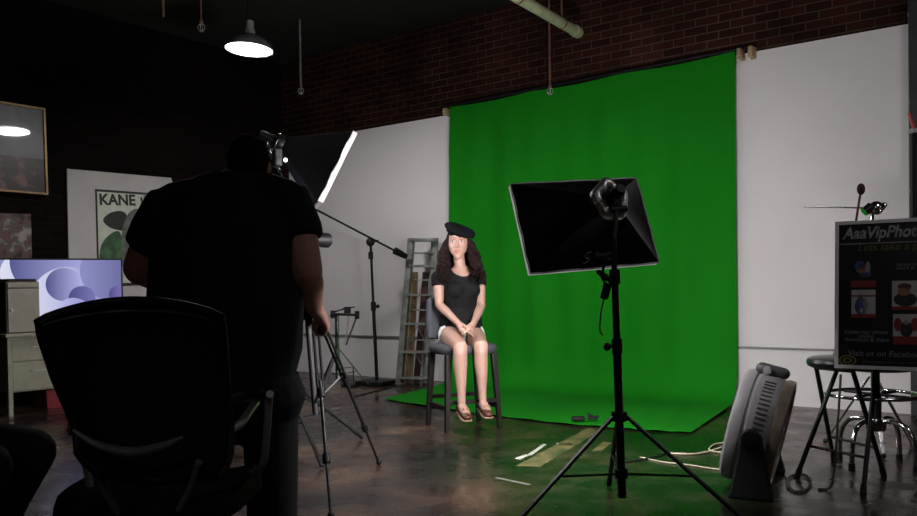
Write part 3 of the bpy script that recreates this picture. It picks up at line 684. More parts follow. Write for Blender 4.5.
# right-hand light, seen from behind
yaw, pit, rol = 0.30, 0.339, 0.075
n = V((-math.sin(yaw) * math.cos(pit), math.cos(yaw) * math.cos(pit), -math.sin(pit)))
r_ = V((math.cos(yaw), math.sin(yaw), 0)); u_ = r_.cross(n)
R = r_ * math.cos(rol) + u_ * math.sin(rol); U = -r_ * math.sin(rol) + u_ * math.cos(rol)
C = at(585.6, 223.8, 4.03)
base = at(622, 500, 3.76); top = at(613.5, 240, 3.70)
B0 = V((base.x, base.y, 0))
sr, Hm, ap, pol = softbox_light('softbox_light', 'black softbox light on a tripod stand, seen from behind before the green backdrop', base, top, C, n, R, U, 0.685, 0.455, 0.25,
    [(0.08, 1, 0), (-0.90, -0.42, 0), (0.84, -0.5, 0)], 0.60, 0.03, 'soft_glow')
# crumpled shiny fabric cuff round the socket
mb = MB()
def cuff(u, v):
    a = u * 2 * PI; b_ = v * PI * 1.15 - .2; rr_ = 0.062 + 0.006 * math.sin(5 * a) - 0.024 * math.cos(b_)
    return Hm @ V((math.cos(a) * rr_, math.sin(a) * rr_ * 1.2, 0.02 + 0.03 * math.sin(b_) + 0.006 * math.sin(3 * a + 2)))
mb.grid(cuff, 48, 8); mb.build('cuff', mat('shiny_cuff', (0.80, 0.80, 0.81), 0.30, 0.8, var=0.2, bump=0.4, scale=20), sr, smooth=180)
# printed maker's mark near the lower edge
def face_pt(k, a):
    p = C.lerp(ap, k) + R * a * .685 / 2 * (1 - .86 * k) - U * .455 / 2 * (1 - .86 * k)
    return p + U * 0.035 * math.sin(PI * min(1, k * 1.05)) * (1 - abs(a))
upT = (face_pt(.22, 0.05) - face_pt(.06, 0.05)).normalized(); nT = R.cross(upT)
if nT.dot(n) > 0: nT = -nT
Mt = Matrix((nT.cross(upT) * -1, upT, nT)).transposed()
if Mt.determinant() < 0: Mt = Matrix((nT.cross(upT), upT, nT)).transposed()
Mt = Mt.to_4x4(); Mt.translation = face_pt(.10, -0.06) + nT * 0.010
text_part('printed_mark', 'Fancier', 0.034, Mt @ Matrix.Translation((0.0, 0.018, 0)), 'print_grey', sr, shear=0.2)
text_part('printed_mark', 'Studio', 0.026, Mt @ Matrix.Translation((0.05, -0.008, 0)), 'print_grey', sr, shear=0.2)
mb = MB(); mb.tube(smooth_path([Mt @ V(p) for p in [(-0.02, 0.045, 0), (-0.045, 0.04, 0), (-0.05, 0.02, 0), (-0.03, 0.012, 0), (-0.045, -0.005, 0), (-0.06, -0.008, 0)]], 4), 0.003, 6); mb.build('printed_mark', 'print_grey', sr)
# power lead with inline switch hanging from the stand
cz = at(604, 277, 3.72)
tk = thing('lamp_cord', 'short black lamp cord with an inline switch hanging from the softbox stand', 'cord', cz)
mb = MB(); mb.tube(smooth_path([pol(1.20) - V((0.02, 0, 0)), at(603, 270, 3.72), at(606, 290, 3.72)], 5), 0.006, 8); mb.tube(smooth_path([at(605, 295, 3.72), at(601, 312, 3.72), at(600, 330, 3.72), at(603, 335, 3.72)], 5), 0.0035, 8); mb.build('cord', 'black_plastic', tk)
mb = MB(); mb.bar(at(608, 283, 3.72), at(603.5, 299, 3.72), 0.036, 0.024); mb.build('switch_box', 'black_plastic', tk, bevel=0.006)
mb = MB(); mb.bar(at(597, 271, 3.72), at(612, 282, 3.70), 0.026, 0.02); mb.build('clamp_lever', 'black_plastic', tk, bevel=0.005)

# left-hand light, its mouth towards the girl
C2 = at(331.5, 171, 5.53); n2 = V((0.86, 0.24, -0.45)).normalized()
r2 = n2.cross(V((0, 0, 1))).normalized(); u2 = r2.cross(n2)
b2 = at(284, 440, 5.45); t2 = at(281, 172, 5.45)
sl, H2, ap2, pol2 = softbox_light('softbox_light', 'black softbox light with a glowing white edge, on a stand behind the standing man', b2, t2, C2, n2, r2, u2, 0.48, 0.50, 0.38,
    [(0.85, 0.75, 0), (0.55, -0.85, 0), (-1, 0.1, 0)], 0.62, 0.03, 'soft_glow_key')
mb = MB(); mb.ball(at(285.5, 160, 5.2), 0.012); mb.build('indicator_light', 'led', sl)
mb = MB(); mb.box(at(277, 158, 5.3), (0.05, 0.09, 0.11), Matrix.Rotation(0.5, 3, 'Z')); mb.build('lamp_housing', 'dark_grey', sl, bevel=0.01)

# ================================================================== MICROPHONE BOOM STAND
mb0 = onfloor(377, 384.5); mb0 = V((mb0.x, mb0.y, 0)); dm_ = mb0.y
ms = thing('microphone_stand', 'tall thin black boom stand against the grey wall, left of the ladder', 'stand', mb0)
mtop = at(370.5, 242, dm_ * 0.995)
MB().tube([mb0 + V((0, 0, 0.04)), mb0.lerp(mtop, 0.55)], 0.020, 12).build('lower_pole', 'black_paint', ms)
MB().tube([mb0.lerp(mtop, 0.53), mtop], 0.015, 12).build('upper_pole', 'black_paint', ms)
c = mb0.lerp(mtop, 0.55); cl = MB().tube([c - V((0, 0, .05)), c + V((0, 0, .05))], 0.030, 12).build('collar', 'black_plastic', ms)
MB().ball(c + V((0.05, -0.02, 0)), 0.022).build('knob', 'black_plastic', cl)
MB().tube([mtop - V((0, 0, 0.19)), mtop - V((0, 0, 0.11))], 0.028, 12).build('collar', 'black_plastic', ms)
ba, bb = at(405, 256, dm_ * 1.0), at(313, 208, dm_ * 0.95)
MB().tube([ba, bb], 0.012, 10).build('boom_arm', 'black_paint', ms)
MB().tube([ba + (ba - bb).normalized() * 0.02, ba + (bb - ba).normalized() * 0.14], [0.03, 0.042], 14).build('counterweight', 'black_plastic', ms)
ck = MB().ball(mtop, (0.05, 0.045, 0.05)).build('clutch', 'black_plastic', ms)
MB().tube([mtop, mtop + V((0.09, -0.05, 0.01))], 0.012, 8).build('clutch_handle', 'black_plastic', ck)
mb = MB(); mb.box(mb0 + V((-0.02, 0, 0.025)), (0.36, 0.32, 0.05), Matrix.Rotation(angR + 0.2, 3, 'Z')); mb.build('weighted_base', 'black_plastic', ms, bevel=0.012)

# flat dark case beside it
p = onfloor(383, 382)
# ================================================================== DRUM HARDWARE STAND
hb = onfloor(338, 388); hb = V((hb.x, hb.y, 0)); dh = hb.y
hs = thing('drum_hardware_stand', 'folding black and chrome drum hardware stand behind the camera tripod', 'stand', hb)
ht = at(337, 315, dh)
MB().tube([hb + V((0, 0, 0.08)), ht + V((0, 0, 0.02))], 0.024, 12).build('post', 'chrome', hs)
MB().tube([at(331, 314, dh), at(358, 315, dh * 0.99)], 0.014, 10).build('crossbar', 'black_paint', hs)
for k, (px, py) in enumerate([(333, 314.5), (357, 315)]):
    MB().tube([at(px, py - 4, dh), at(px, py + 4, dh)], 0.026, 10).build('clamp', 'black_plastic', hs)
MB().tube([at(357, 316, dh), at(346, 345, dh)], 0.010, 8).build('arm', 'dark_grey', hs)
MB().tube([at(349, 316, dh), at(345, 344, dh)], 0.009, 8).build('arm', 'silver', hs)
MB().tube(smooth_path([at(330, 316, dh), at(337, 311, dh), at(349, 308, dh)]), 0.008, 8).build('arm', 'black_paint', hs)
mb = MB(); mb.box(at(347.5, 310, dh), (0.07, 0.05, 0.07)); mb.tube([at(343, 308, dh), at(355, 307, dh)], 0.007, 8); mb.build('wing_clamp', 'black_plastic', hs, bevel=0.006)
for a in (0.3, 2.3, 4.4):
    fd = V((math.cos(a), math.sin(a), 0)); s_ = hb + V((0, 0, 0.42)); e_ = hb + fd * 0.34 + V((0, 0, 0.012))
    lg = MB().bar(s_ + fd * 0.02, e_, 0.03, 0.012, fd.cross(V((0, 0, 1)))).build('leg', 'chrome' if a < 2 else 'dark_grey', hs, bevel=0.003)
    MB().ball(e_ + V((0, 0, 0.01)), (0.024, 0.024, 0.02)).build('rubber_foot', 'black_plastic', lg)
    MB().bar(hb + V((0, 0, 0.14)), s_.lerp(e_, 0.6), 0.02, 0.008).build('brace', 'dark_grey', hs)
pb = onfloor(349, 387)
pd = thing('drum_pedal', 'small black drum pedal on the floor at the foot of the boom stand', 'pedal', V((pb.x, pb.y, 0)))
pb = V((pb.x, pb.y, 0))
MB().box(pb + V((0, 0, 0.012)), (0.10, 0.22, 0.02), Matrix.Rotation(0.5, 3, 'Z')).build('base_plate', 'black_plastic', pd, bevel=0.004)
MB().box(pb + V((0, 0.0, 0.065)), (0.08, 0.20, 0.014), Matrix.Rotation(0.5, 3, 'Z') @ Matrix.Rotation(0.25, 3, 'X')).build('foot_board', 'dark_grey', pd, bevel=0.004)
MB().tube([pb + V((-0.10, 0.1, 0.02)), pb + V((-0.10, 0.1, 0.2)), pb + V((0.03, 0.17, 0.2)), pb + V((0.03, 0.17, 0.02))], 0.010, 8).build('frame', 'chrome', pd)

# ================================================================== STEP LADDER
lb = onfloor(412, 384); lb = V((lb.x, lb.y, 0)); ld = lb.y
ldr = thing('step_ladder', 'old grey folded step ladder leaning against the white wall behind the stool', 'ladder', lb)
def lpnt(px, py, dz=0.0): 
    k = (379 - py) / 141.0
    return at(px, py, ld + 0.10 * k + dz * .55)
def lrail(px0, px1, dz, nm, w=0.07):
    MB().bar(lpnt(px0, 383, dz), lpnt(px1, 238, dz), w, 0.03, V((1, -0.3, 0))).build(nm, 'alu_old', ldr, bevel=0.004)
lrail(398.5, 411, 0, 'rail'); lrail(427, 435.5, 0, 'rail')
lrail(402, 413.5, 0.11, 'rear_rail', 0.035); lrail(424, 433, 0.11, 'rear_rail', 0.035)
for (y, xa, xb) in [(266, 409, 434), (295, 406.5, 432), (324, 404, 430.5), (352, 401.5, 429), (378, 399.5, 427.5)]:
    a, b = lpnt(xa, y), lpnt(xb, y); MB().bar(a, b, 0.10, 0.026, V((0, 1, 0.0))).build('step', 'alu_old', ldr, bevel=0.004)
for y, y2, xa, xb in [(324, 350, 406, 429), (352, 376, 403, 428)]:
    MB().bar(lpnt(xa, y2, 0.02), lpnt((xa + xb) / 2, y + 2, 0.02), 0.016, 0.006).build('brace', 'alu_old', ldr)
    MB().bar(lpnt(xb, y2, 0.02), lpnt((xa + xb) / 2, y + 2, 0.02), 0.016, 0.006).build('brace', 'alu_old', ldr)
for (y, xa, xb) in [(280, 412, 431), (310, 409, 430), (340, 407, 428)]:
    MB().bar(lpnt(xa, y, 0.11), lpnt(xb, y, 0.11), 0.03, 0.015).build('rear_rung', 'alu_old', ldr)
MB().bar(lpnt(409.5, 240, -0.02), lpnt(437, 240, -0.02), 0.16, 0.03, V((0, 1, 0))).build('top_cap', 'alu_old', ldr, bevel=0.005)
MB().bar(lpnt(411, 253, 0.02), lpnt(434, 253, 0.02), 0.10, 0.012, V((0, 1, 0))).build('pail_shelf', 'alu_old', ldr, bevel=0.003)
# loose boards stored behind the ladder's rungs
for k, (xa, xb, m_) in enumerate([(411, 412.5, 'wood_pale'), (419, 424, 'felt_brown')]):
    a, b = lpnt(xa - 2.5, 380, 0.24), lpnt(xb + 2, 272, 0.24); a.z = 0.003
    bo = MB(); bo.bar(a, b, 0.10 - 0.02 * k, 0.02, V((1, -0.5, 0)))
    tag(bo.build('wooden_board', m_, origin=a, bevel=0.003), ['pale wooden board leaning on the wall behind the step ladder, left one', 'dark brown wooden board leaning behind the step ladder, right one'][k], 'board')

# ================================================================== BAR STOOL
fN = V((0.38, -0.925, 0)).normalized(); sN = V((0.925, 0.38, 0))          # facing, sitter's left side (image right)
pN = onfloor(447, 432.5); pN = V((pN.x, pN.y, 0)); sd = 0.43
sc0 = pN + sN * sd / 2 - fN * 0.20
bs = thing('bar_stool', 'grey upholstered bar stool with dark wooden legs under the seated woman', 'stool', sc0)
SZ = 0.64
def sp(f, s, z): return sc0 + fN * f + sN * s + V((0, 0, z))
legs_ = []
for f, s in [(0.2, -0.5), (0.2, 0.5), (-0.2, -0.5), (-0.2, 0.5)]:
    a = sp(f, s * sd, 0); b = sp(f * 0.86, s * sd * 0.86, SZ - 0.07)
    MB().rings([[a + sN * x * 0.016 + fN * y * 0.016 for x, y in [(-1, -1), (1, -1), (1, 1), (-1, 1)]], [b + sN * x * 0.023 + fN * y * 0.023 for x, y in [(-1, -1), (1, -1), (1, 1), (-1, 1)]]]).build('leg', 'stool_wood', bs, bevel=0.003)
for (f0, s0, f1, s1, z) in [(0.195, -.5, 0.195, .5, 0.215), (-0.195, -.5, -0.195, .5, 0.22), (0.19, -.49, -0.19, -.49, 0.17), (0.19, .49, -0.19, .49, 0.17)]:
    MB().bar(sp(f0, s0 * sd * .95, z), sp(f1, s1 * sd * .95, z), 0.022, 0.03).build('foot_rung', 'stool_wood', bs, bevel=0.003)
def seat_pt(u, v):
    a = u * 2 * PI; ce, se = math.cos(a), math.sin(a); e = 0.55
    x = math.copysign(abs(ce) ** e, ce); y = math.copysign(abs(se) ** e, se)
    zz = [(-0.075, .80), (-0.072, .94), (-0.045, 1.0), (-0.02, 1.0), (-0.004, .95), (0.004, .8), (0.0, .4), (-0.006, 0.001)]
    k = v * 7; i = min(6, int(k)); t = k - i; z = zz[i][0] * (1 - t) + zz[i + 1][0] * t; r = zz[i][1] * (1 - t) + zz[i + 1][1] * t
    return sp(x * 0.235 * r + 0.0, y * 0.235 * r, SZ + z)
mb = MB(); mb.grid(seat_pt, 48, 14); bmesh.ops.remove_doubles(mb.bm, verts=mb.bm.verts, dist=0.0005); mb.build('seat', 'stool_grey', bs, smooth=60)
def backp(u, v):
    s = (u - 0.5) * 2; f = -0.205 - 0.05 * v + 0.055 * s * s; z = SZ + 0.03 + 0.34 * v
    wv = 0.225 * (1 - 0.10 * v ** 3)
    return sp(f, s * wv, z - 0.03 * (s * s) * v)
mb = MB(); mb.grid(backp, 16, 12); mb.build('backrest', 'stool_grey', bs, solid=0.055, bevel=0.0, smooth=60, sub=1)
for s in (-0.16, 0.16): MB().bar(sp(-0.19, s, SZ - 0.06), sp(-0.215, s, SZ + 0.08), 0.03, 0.02).build('back_support', 'stool_wood', bs)

# ================================================================== THE SEATED WOMAN
pel = at(461, 322, 6.50)
wm = thing('person', 'young woman in black beret, black t-shirt and pale shorts seated on the bar stool', 'person', V((pel.x, pel.y, SZ)))
FD = V((0.30, -0.954, 0)); SD = V((0.954, 0.30, 0))
sideW = SD
chest = at(461, 290, 6.47); waist = at(461, 308, 6.49); neckb = at(460, 267, 6.47); headc = at(458.4, 243.5, 6.43)
shL, shR = at(438, 277.5, 6.42), at(479.5, 277.5, 6.53)
elL, elR = at(439.5, 305, 6.38), at(481, 306, 6.46)
wrL, wrR = at(459.5, 324.5, 6.20), at(473, 324.5, 6.22)
hiL, hiR = at(449, 334.5, 6.45), at(473.5, 334.5, 6.54)
knL, knR = at(460.5, 348, 6.03), at(481, 347, 6.09)
anL, anR = at(461.5, 402, 6.06), at(482.5, 399, 6.11)
def torso_blobs(mb, g=0.0):
    mb.limb([(pel + V((0, 0, -0.03)), .165 + g, .115 + g), (pel + V((0, 0, 0.06)), .155 + g, .108 + g), (waist + V((0, 0, 0.02)), .122 + g, .092 + g), (chest + V((0, 0, -0.04)), .135 + g, .098 + g), (chest + V((0, 0, 0.05)), .145 + g, .098 + g), (chest + V((0, 0, 0.115)), .135 + g, .075 + g), (neckb + V((0, 0, -0.035)), .085 + g, .055 + g)], side=sideW)
    for s in (-1, 1): mb.ball(chest + SD * 0.062 * s + FD * 0.062 + V((0, 0, 0.0)), (.062 + g, .058 + g, .06 + g))
    for p in (shL, shR): mb.limb([(chest + V((0, 0, 0.105)), .05 + g), (p.lerp(chest + V((0, 0, .12)), 0.25), .048 + g), (p, .045 + g)])
body = MB(); torso_blobs(body)
body.limb([(neckb + V((0, 0, -0.06)), .06), (neckb + V((0, 0, 0.0)), .046), (headc + V((0, 0.03, -0.075)), .043), (headc + V((0, 0.03, -0.02)), .045)])
HF = (CAMP - headc); HF.z = 0; HF = (HF.normalized() + V((-0.10, 0, 0))).normalized(); HS = V((-HF.y, HF.x, 0)); HU = V((0, 0, 1))
HK = 1.13
def hp(x, f, z): return headc + (HS * x + HF * f + HU * z) * HK
H3 = Matrix((HS, -HF, HU)).transposed()
body.ball(hp(0, -0.018, 0.028), (.080, .098, .096), H3, 24, 16)                 # skull
body.limb([(hp(0, 0.022, 0.04), .073, .056), (hp(0, 0.028, -0.015), .075, .059), (hp(0, 0.034, -0.050), .065, .051), (hp(0, 0.044, -0.075), .046, .038), (hp(0, 0.046, -0.083), .034, .032)], side=HS)   # face to chin
body.limb([(hp(0, 0.074, 0.014), .007), (hp(0, 0.084, -0.006), .0085), (hp(0, 0.092, -0.023), .0125)])   # nose
for s in (-1, 1):
    body.ball(hp(0.011 * s, 0.084, -0.026), .0085); body.ball(hp(0.036 * s, 0.056, -0.020), (.027, .023, .022))
    body.ball(hp(0.030 * s, 0.074, 0.028), (.020, .009, .007)); body.ball(hp(0.074 * s, -0.02, -0.004), (.010, .018, .028), H3)
body.ball(hp(0, 0.078, -0.049), (.021, .010, .007), H3); body.ball(hp(0, 0.076, -0.059), (.018, .010, .007), H3)
for sh, el, wr in ((shL, elL, wrL), (shR, elR, wrR)):
    body.limb([(sh, .043), (sh.lerp(el, .35), .042), (sh.lerp(el, .8), .036), (el, .034), (el.lerp(wr, .3), .035), (el.lerp(wr, .75), .026), (wr, .022, .027)])
for hi, kn, an in ((hiL, knL, anL), (hiR, knR, anR)):
    body.limb([(hi, .080), (hi.lerp(kn, .3), .078), (hi.lerp(kn, .7), .064), (kn + V((0, 0.0, 0)), .054), (kn.lerp(an, .08) + FD * -.01, .052), (kn.lerp(an, .3) - FD * 0.016, .053), (kn.lerp(an, .6) - FD * 0.004, .041), (kn.lerp(an, .88), .030), (an, .031)])
    toe = an + FD * 0.125 + V((0.005, 0, -0.085)); heel = an - FD * 0.035 + V((0, 0, -0.05))
    body.limb([(heel, .027), (an + V((0, 0, -0.035)) + FD * 0.02, .033), (an + FD * 0.08 + V((0, 0, -0.065)), .034, .024), (toe, .028, .014)], side=SD)
# clasped hands: palms together, fingers of one folded over the other
hcen = at(467, 330, 6.15)
for s, wr in ((-1, wrL), (1, wrR)):
    pk_ = hcen + SD * 0.020 * s + V((0, 0, 0.004))
    dirh = (pk_ - wr).normalized()
    body.limb([(wr, .021, .025), (wr.lerp(pk_, .5), .019, .033), (pk_, .016, .036)], side=FD)
    for k in range(4):
        b0 = pk_ + dirh * 0.018 + FD * (0.027 - 0.018 * k) + V((0, 0, 0.010 if s > 0 else -0.006)); ln = [.024, .027, .026, .021][k]
        k1 = b0 + dirh * ln * 0.9 - SD * s * 0.010; k2 = k1 - SD * s * ln * 0.9 + V((0, 0, -0.014)); k3 = k2 - SD * s * ln * 0.45 + V((0, 0, -0.018)) - dirh * 0.006
        body.limb([(b0 - dirh * 0.012, .0085), (k1, .0082), (k2, .0076), (k3, .0065)], n=10)
    t0 = wr.lerp(pk_, .55) + FD * 0.028 + V((0, 0, 0.012)); t1 = t0 + dirh * 0.034 + FD * 0.010 - SD * s * 0.012; t2 = t1 + dirh * 0.026 - SD * s * 0.016
    body.limb([(t0, .011), (t1, .0095), (t2, .0075)], n=10)
build_fused('body', body, 'skin', wm, 0.0045, 5, 0.5)
# face details
for s in (-1, 1):
    e = MB(); e.ball(hp(0.0295 * s, 0.0715, 0.013), (.0150, .011, .0070), H3); eo = e.build('eye', 'eye_white', wm)
    e = MB(); e.ball(hp(0.0295 * s - 0.001, 0.0800, 0.013), (.0068, .003, .0066), H3); e.build('iris', 'iris', eo)
    e = MB(); e.limb([(hp(0.0150 * s, 0.0815, 0.0195), .0016), (hp(0.0295 * s, 0.0830, 0.0225), .0020), (hp(0.046 * s, 0.074, 0.0185), .0016)], side=(0, 0, 1)); e.build('lashes', 'brow', eo)
    e = MB(); e.limb([(hp(0.013 * s, 0.0830, 0.032), .0026), (hp(0.030 * s, 0.0830, 0.0375), .0034), (hp(0.048 * s, 0.0720, 0.033), .0022)], side=(0, 0, 1)); e.build('eyebrow', 'brow', wm)
e = MB(); e.limb([(hp(x, 0.0855 - 3.2 * x * x * 4, z), r) for x, z, r in [(-0.022, -.0530, .0022), (-.014, -.0515, .0036), (-.006, -.0500, .0044), (0, -.0508, .0040), (.006, -.0500, .0044), (.014, -.0515, .0036), (.022, -.0530, .0022)]], n=10, side=(0, 0, 1))
e.limb([(hp(x, 0.0850 - 3.2 * x * x * 4, z), r) for x, z, r in [(-0.019, -.0545, .0024), (-.010, -.0580, .0044), (0, -.0592, .0050), (.010, -.0580, .0044), (.019, -.0545, .0024)]], n=10, side=(0, 0, 1)); e.build('lips', 'lips', wm)
# clothes
ts = MB(); torso_blobs(ts, 0.011); ts.limb([(pel + V((0, -.01, -.08)), .168, .136), (pel + V((0, .01, 0.05)), .166, .118), (waist, .14, .105)], side=sideW)
for sh, el in ((shL, elL), (shR, elR)): ts.limb([(sh, .055), (sh.lerp(el, .16), .054), (sh.lerp(el, .30), .053)], flat=True)
slv = [(sh.lerp(el, .33), (el - sh).normalized()) for sh, el in ((shL, elL), (shR, elR))]
hem = at(461, 330, 6.4).z
def cut_ts(p):
    if p.z < hem: return True
    nk = p - (neckb + FD * 0.055 + V((0, 0, -0.01)))           # scoop neckline
    return (nk.dot(SD) / 0.078) ** 2 + (nk.z / 0.062) ** 2 < 1 and nk.dot(FD) > -0.20 or p.z > neckb.z + 0.005
build_fused('t_shirt', ts, 'tshirt', wm, 0.005, 5, 0.5, cut=cut_ts)
so_ = MB(); so_.limb([(pel + V((0, 0, -0.06)), .178, .128), (pel + V((0, 0, -0.02)), .170, .122)], side=sideW)
for hi, kn in ((hiL, knL), (hiR, knR)): so_.limb([(hi, .090), (hi.lerp(kn, .08), .089)], flat=True)
shc = [(hi.lerp(kn, .20), (kn - hi).normalized()) for hi, kn in ((hiL, knL), (hiR, knR))]
build_fused('shorts', so_, 'denim_pale', wm, 0.008, 4, 0.5, cut=None)
for an in (anL, anR):
    f0 = an + V((0, 0, -0.068)); sh_ = MB()
    sh_.limb([(f0 - FD * 0.045 + V((0, 0, .020)), .031, .030), (f0 + FD * 0.03 + V((0, 0, .006)), .037, .030), (f0 + FD * 0.09 + V((0, 0, -.012)), .040, .028), (f0 + FD * 0.140 + V((0, 0, -.028)), .034, .022)], side=SD)
    top_c = an + V((0, 0, -0.012)) + FD * 0.015
    so2 = build_fused('shoe', sh_, 'leather_brown', wm, 0.006, 3, 0.5, cut=lambda p: (p - top_c).length < 0.045)
    sl_ = MB(); sl_.limb([(f0 - FD * 0.050 + V((0, 0, -.008)), .029, .009), (f0 + FD * 0.03 + V((0, 0, -.023)), .036, .009), (f0 + FD * 0.09 + V((0, 0, -.040)), .042, .009), (f0 + FD * 0.146 + V((0, 0, -.050)), .035, .008)], side=SD); sl_.build('sole', 'sole_tan', so2)
    bw_ = MB(); q_ = f0 + FD * 0.085 + V((0, 0, 0.022))
    for s in (-1, 1): bw_.tube(smooth_path([q_, q_ + SD * 0.020 * s + V((0, 0, 0.012)), q_ + SD * 0.024 * s + FD * 0.008, q_]), 0.0035, 6)
    bw_.tube([q_ - SD * 0.030 + V((0, 0, -0.012)), q_ + FD * -0.006, q_ + SD * 0.030 + V((0, 0, -0.012))], 0.006, 8); bw_.build('bow', 'sole_tan', so2)
# hair: long loose curls past the shoulders
hair = MB(); rnd = random.Random(3)
def curl(root, mid, tip, r, amp, turns, ph):
    P = smooth_path([root, mid, mid.lerp(tip, .5) + V((0, 0, 0)), tip], 14); out = []; rr_ = []
    for i, p in enumerate(P):
        t = i / (len(P) - 1); a = amp * min(1, t * 2.2)
        out.append(p + V((math.cos(ph + t * turns * 2 * PI), math.sin(ph + t * turns * 2 * PI), 0)) * a); rr_.append(r * (0.75 + 0.5 * math.sin(PI * min(1, t * 1.1))) * (1 - 0.75 * max(0, t - .7) / .3))
    hair.tube(out, rr_, 7)
for s in (-1, 1):
    for k in range(92):
        a = rnd.uniform(-0.55, 1.0)                         # 1 = by the face, -1 = back
        root = hp(s * (0.055 + rnd.uniform(0, .014)), 0.045 * a - 0.015, rnd.uniform(0.04, 0.07))
        spread = rnd.uniform(0.070, 0.160) + (0.01 if s > 0 else 0.0)
        mid = hp(s * (0.076 + rnd.uniform(0, .040)), 0.05 * a - 0.015, rnd.uniform(-0.10, -0.03))
        ln = rnd.uniform(0.17, 0.275)
        tip = hp(s * spread, 0.05 * a + (0.045 if a > 0 else -0.05), -ln)
        if a > 0: tip += FD * 0.055
        curl(root, mid, tip, rnd.uniform(0.006, 0.011), rnd.uniform(0.010, 0.019), rnd.uniform(2.5, 5.0), rnd.uniform(0, 6.28))
for k in range(40):
    x = rnd.uniform(-0.08, 0.08)
    curl(hp(x, -0.085, 0.03), hp(x * 1.3, -0.105, -0.1), hp(x * 1.7, -0.10, -rnd.uniform(0.20, 0.28)), 0.014, 0.012, 3, rnd.uniform(0, 6))
hair.grid(lambda u, v: hp(0.080 * math.sin((u - .5) * PI * 1.12) * math.sin(0.3 + v * 1.35), -0.016 - 0.098 * math.cos((u - .5) * PI * 1.12) * math.sin(.3 + v * 1.35), 0.03 + 0.096 * math.cos(0.3 + v * 1.35)), 24, 10)
hair.build('hair', 'hair_brown', wm, smooth=180)
# beret, tipped to the sitter's left
bc = hp(0.002, -0.016, 0.070); bn = (HU + HS * 0.44 + HF * 0.20).normalized(); BM = frz(bc, bn, HS)
mb = MB(); n_ = 40; rings = []
for (r, z, dx) in [(0.092, -0.022, 0.0), (0.096, -0.008, 0.0), (0.114, 0.002, 0.008), (0.126, 0.018, 0.012), (0.121, 0.036, 0.012), (0.100, 0.052, 0.008), (0.06, 0.062, 0.004), (0.001, 0.064, 0.0)]:
    rings.append([BM @ V((math.cos(2 * PI * k / n_) * r * (1 + 0.02 * math.sin(k)) - 0.004 + dx * 0.2, math.sin(2 * PI * k / n_) * r, z + 0.003 * math.sin(k * .9) + 0.006 * math.cos(2 * PI * k / n_ * 2))) for k in range(n_)])
mb.rings(rings, cap=False); be = mb.build('beret', 'beret_wool', wm, smooth=180)
MB().tube([BM @ V((0, 0, 0.061)), BM @ V((0.002, 0, 0.073))], 0.004, 8).build('stalk', 'beret_wool', be)

# ================================================================== OFFICE CHAIR (near, seen from behind)
OD = 2.1
oc = at(135, 500, OD - 0.0); oc = V((oc.x - 0.02, oc.y + 0.28, 0))
ch = thing('office_chair', 'black high-back office chair seen from behind in the left foreground', 'chair', oc)
Lx = [(301, 0), ]
def edgeL(v):  # v 0 top..1 bottom -> pixel
    P = [(38, 322), (44, 345), (56, 381), (68, 408), (77, 432), (78, 455), (99, 474)]
    k = v * (len(P) - 1); i = min(len(P) - 2, int(k)); t = k - i
    return P[i][0] * (1 - t) + P[i + 1][0] * t, P[i][1] * (1 - t) + P[i + 1][1] * t
def edgeR(v):
    P = [(221, 317), (224, 345), (226, 381), (228, 408), (231, 432), (230, 455), (222, 474)]
    k = v * (len(P) - 1); i = min(len(P) - 2, int(k)); t = k - i
    return P[i][0] * (1 - t) + P[i + 1][0] * t, P[i][1] * (1 - t) + P[i + 1][1] * t
def backsurf(u, v, off=0.0):
    a, b = edgeL(v), edgeR(v); x = a[0] * (1 - u) + b[0] * u; y = a[1] * (1 - u) + b[1] * u
    arch = math.sin(PI * u) ** 0.8; y -= 19 * arch * (1 - v) ** 2; y += 6 * arch * v ** 4
    s = 2 * u - 1
    return at(x, y, OD - 0.06 * (1 - s * s) * -1 - 0.09 * s * s + 0.10 * (1 - v) * -1 + 0.10 * math.sin(v * PI) - off)
mb = MB(); mb.grid(lambda u, v: backsurf(u, v), 28, 22); mb.build('backrest', 'mesh_black', ch, smooth=180, solid=0.022)
rim = [backsurf(k / 20, 0, .012) for k in range(21)] + [backsurf(1, k / 16, .012) for k in range(1, 17)] + [backsurf(1 - k / 20, 1, .012) for k in range(1, 21)] + [backsurf(0, 1 - k / 16, .012) for k in range(1, 16)]
MB().tube(rim, 0.011, 10, closed=True).build('back_frame', 'black_plastic', ch)
hdr = [backsurf(k / 20, 0.035 + 0.02 * math.sin(PI * k / 20), .022) for k in range(21)]
MB().tube(hdr, 0.004, 8).build('top_piping', 'dark_grey', ch)
arc = smooth_path([at(84, 426, OD - .03), at(110, 441, OD - .02), at(142, 447, OD - .0), at(172, 441, OD - .02), at(190, 433, OD - .03)], 5)
arc = [p - V((0, .06, 0)) for p in arc]
MB().tube(arc, [0.004 + 0.008 * math.sin(PI * i / (len(arc) - 1)) for i in range(len(arc))], 8).build('lumbar_strip', 'grey_trim', ch)
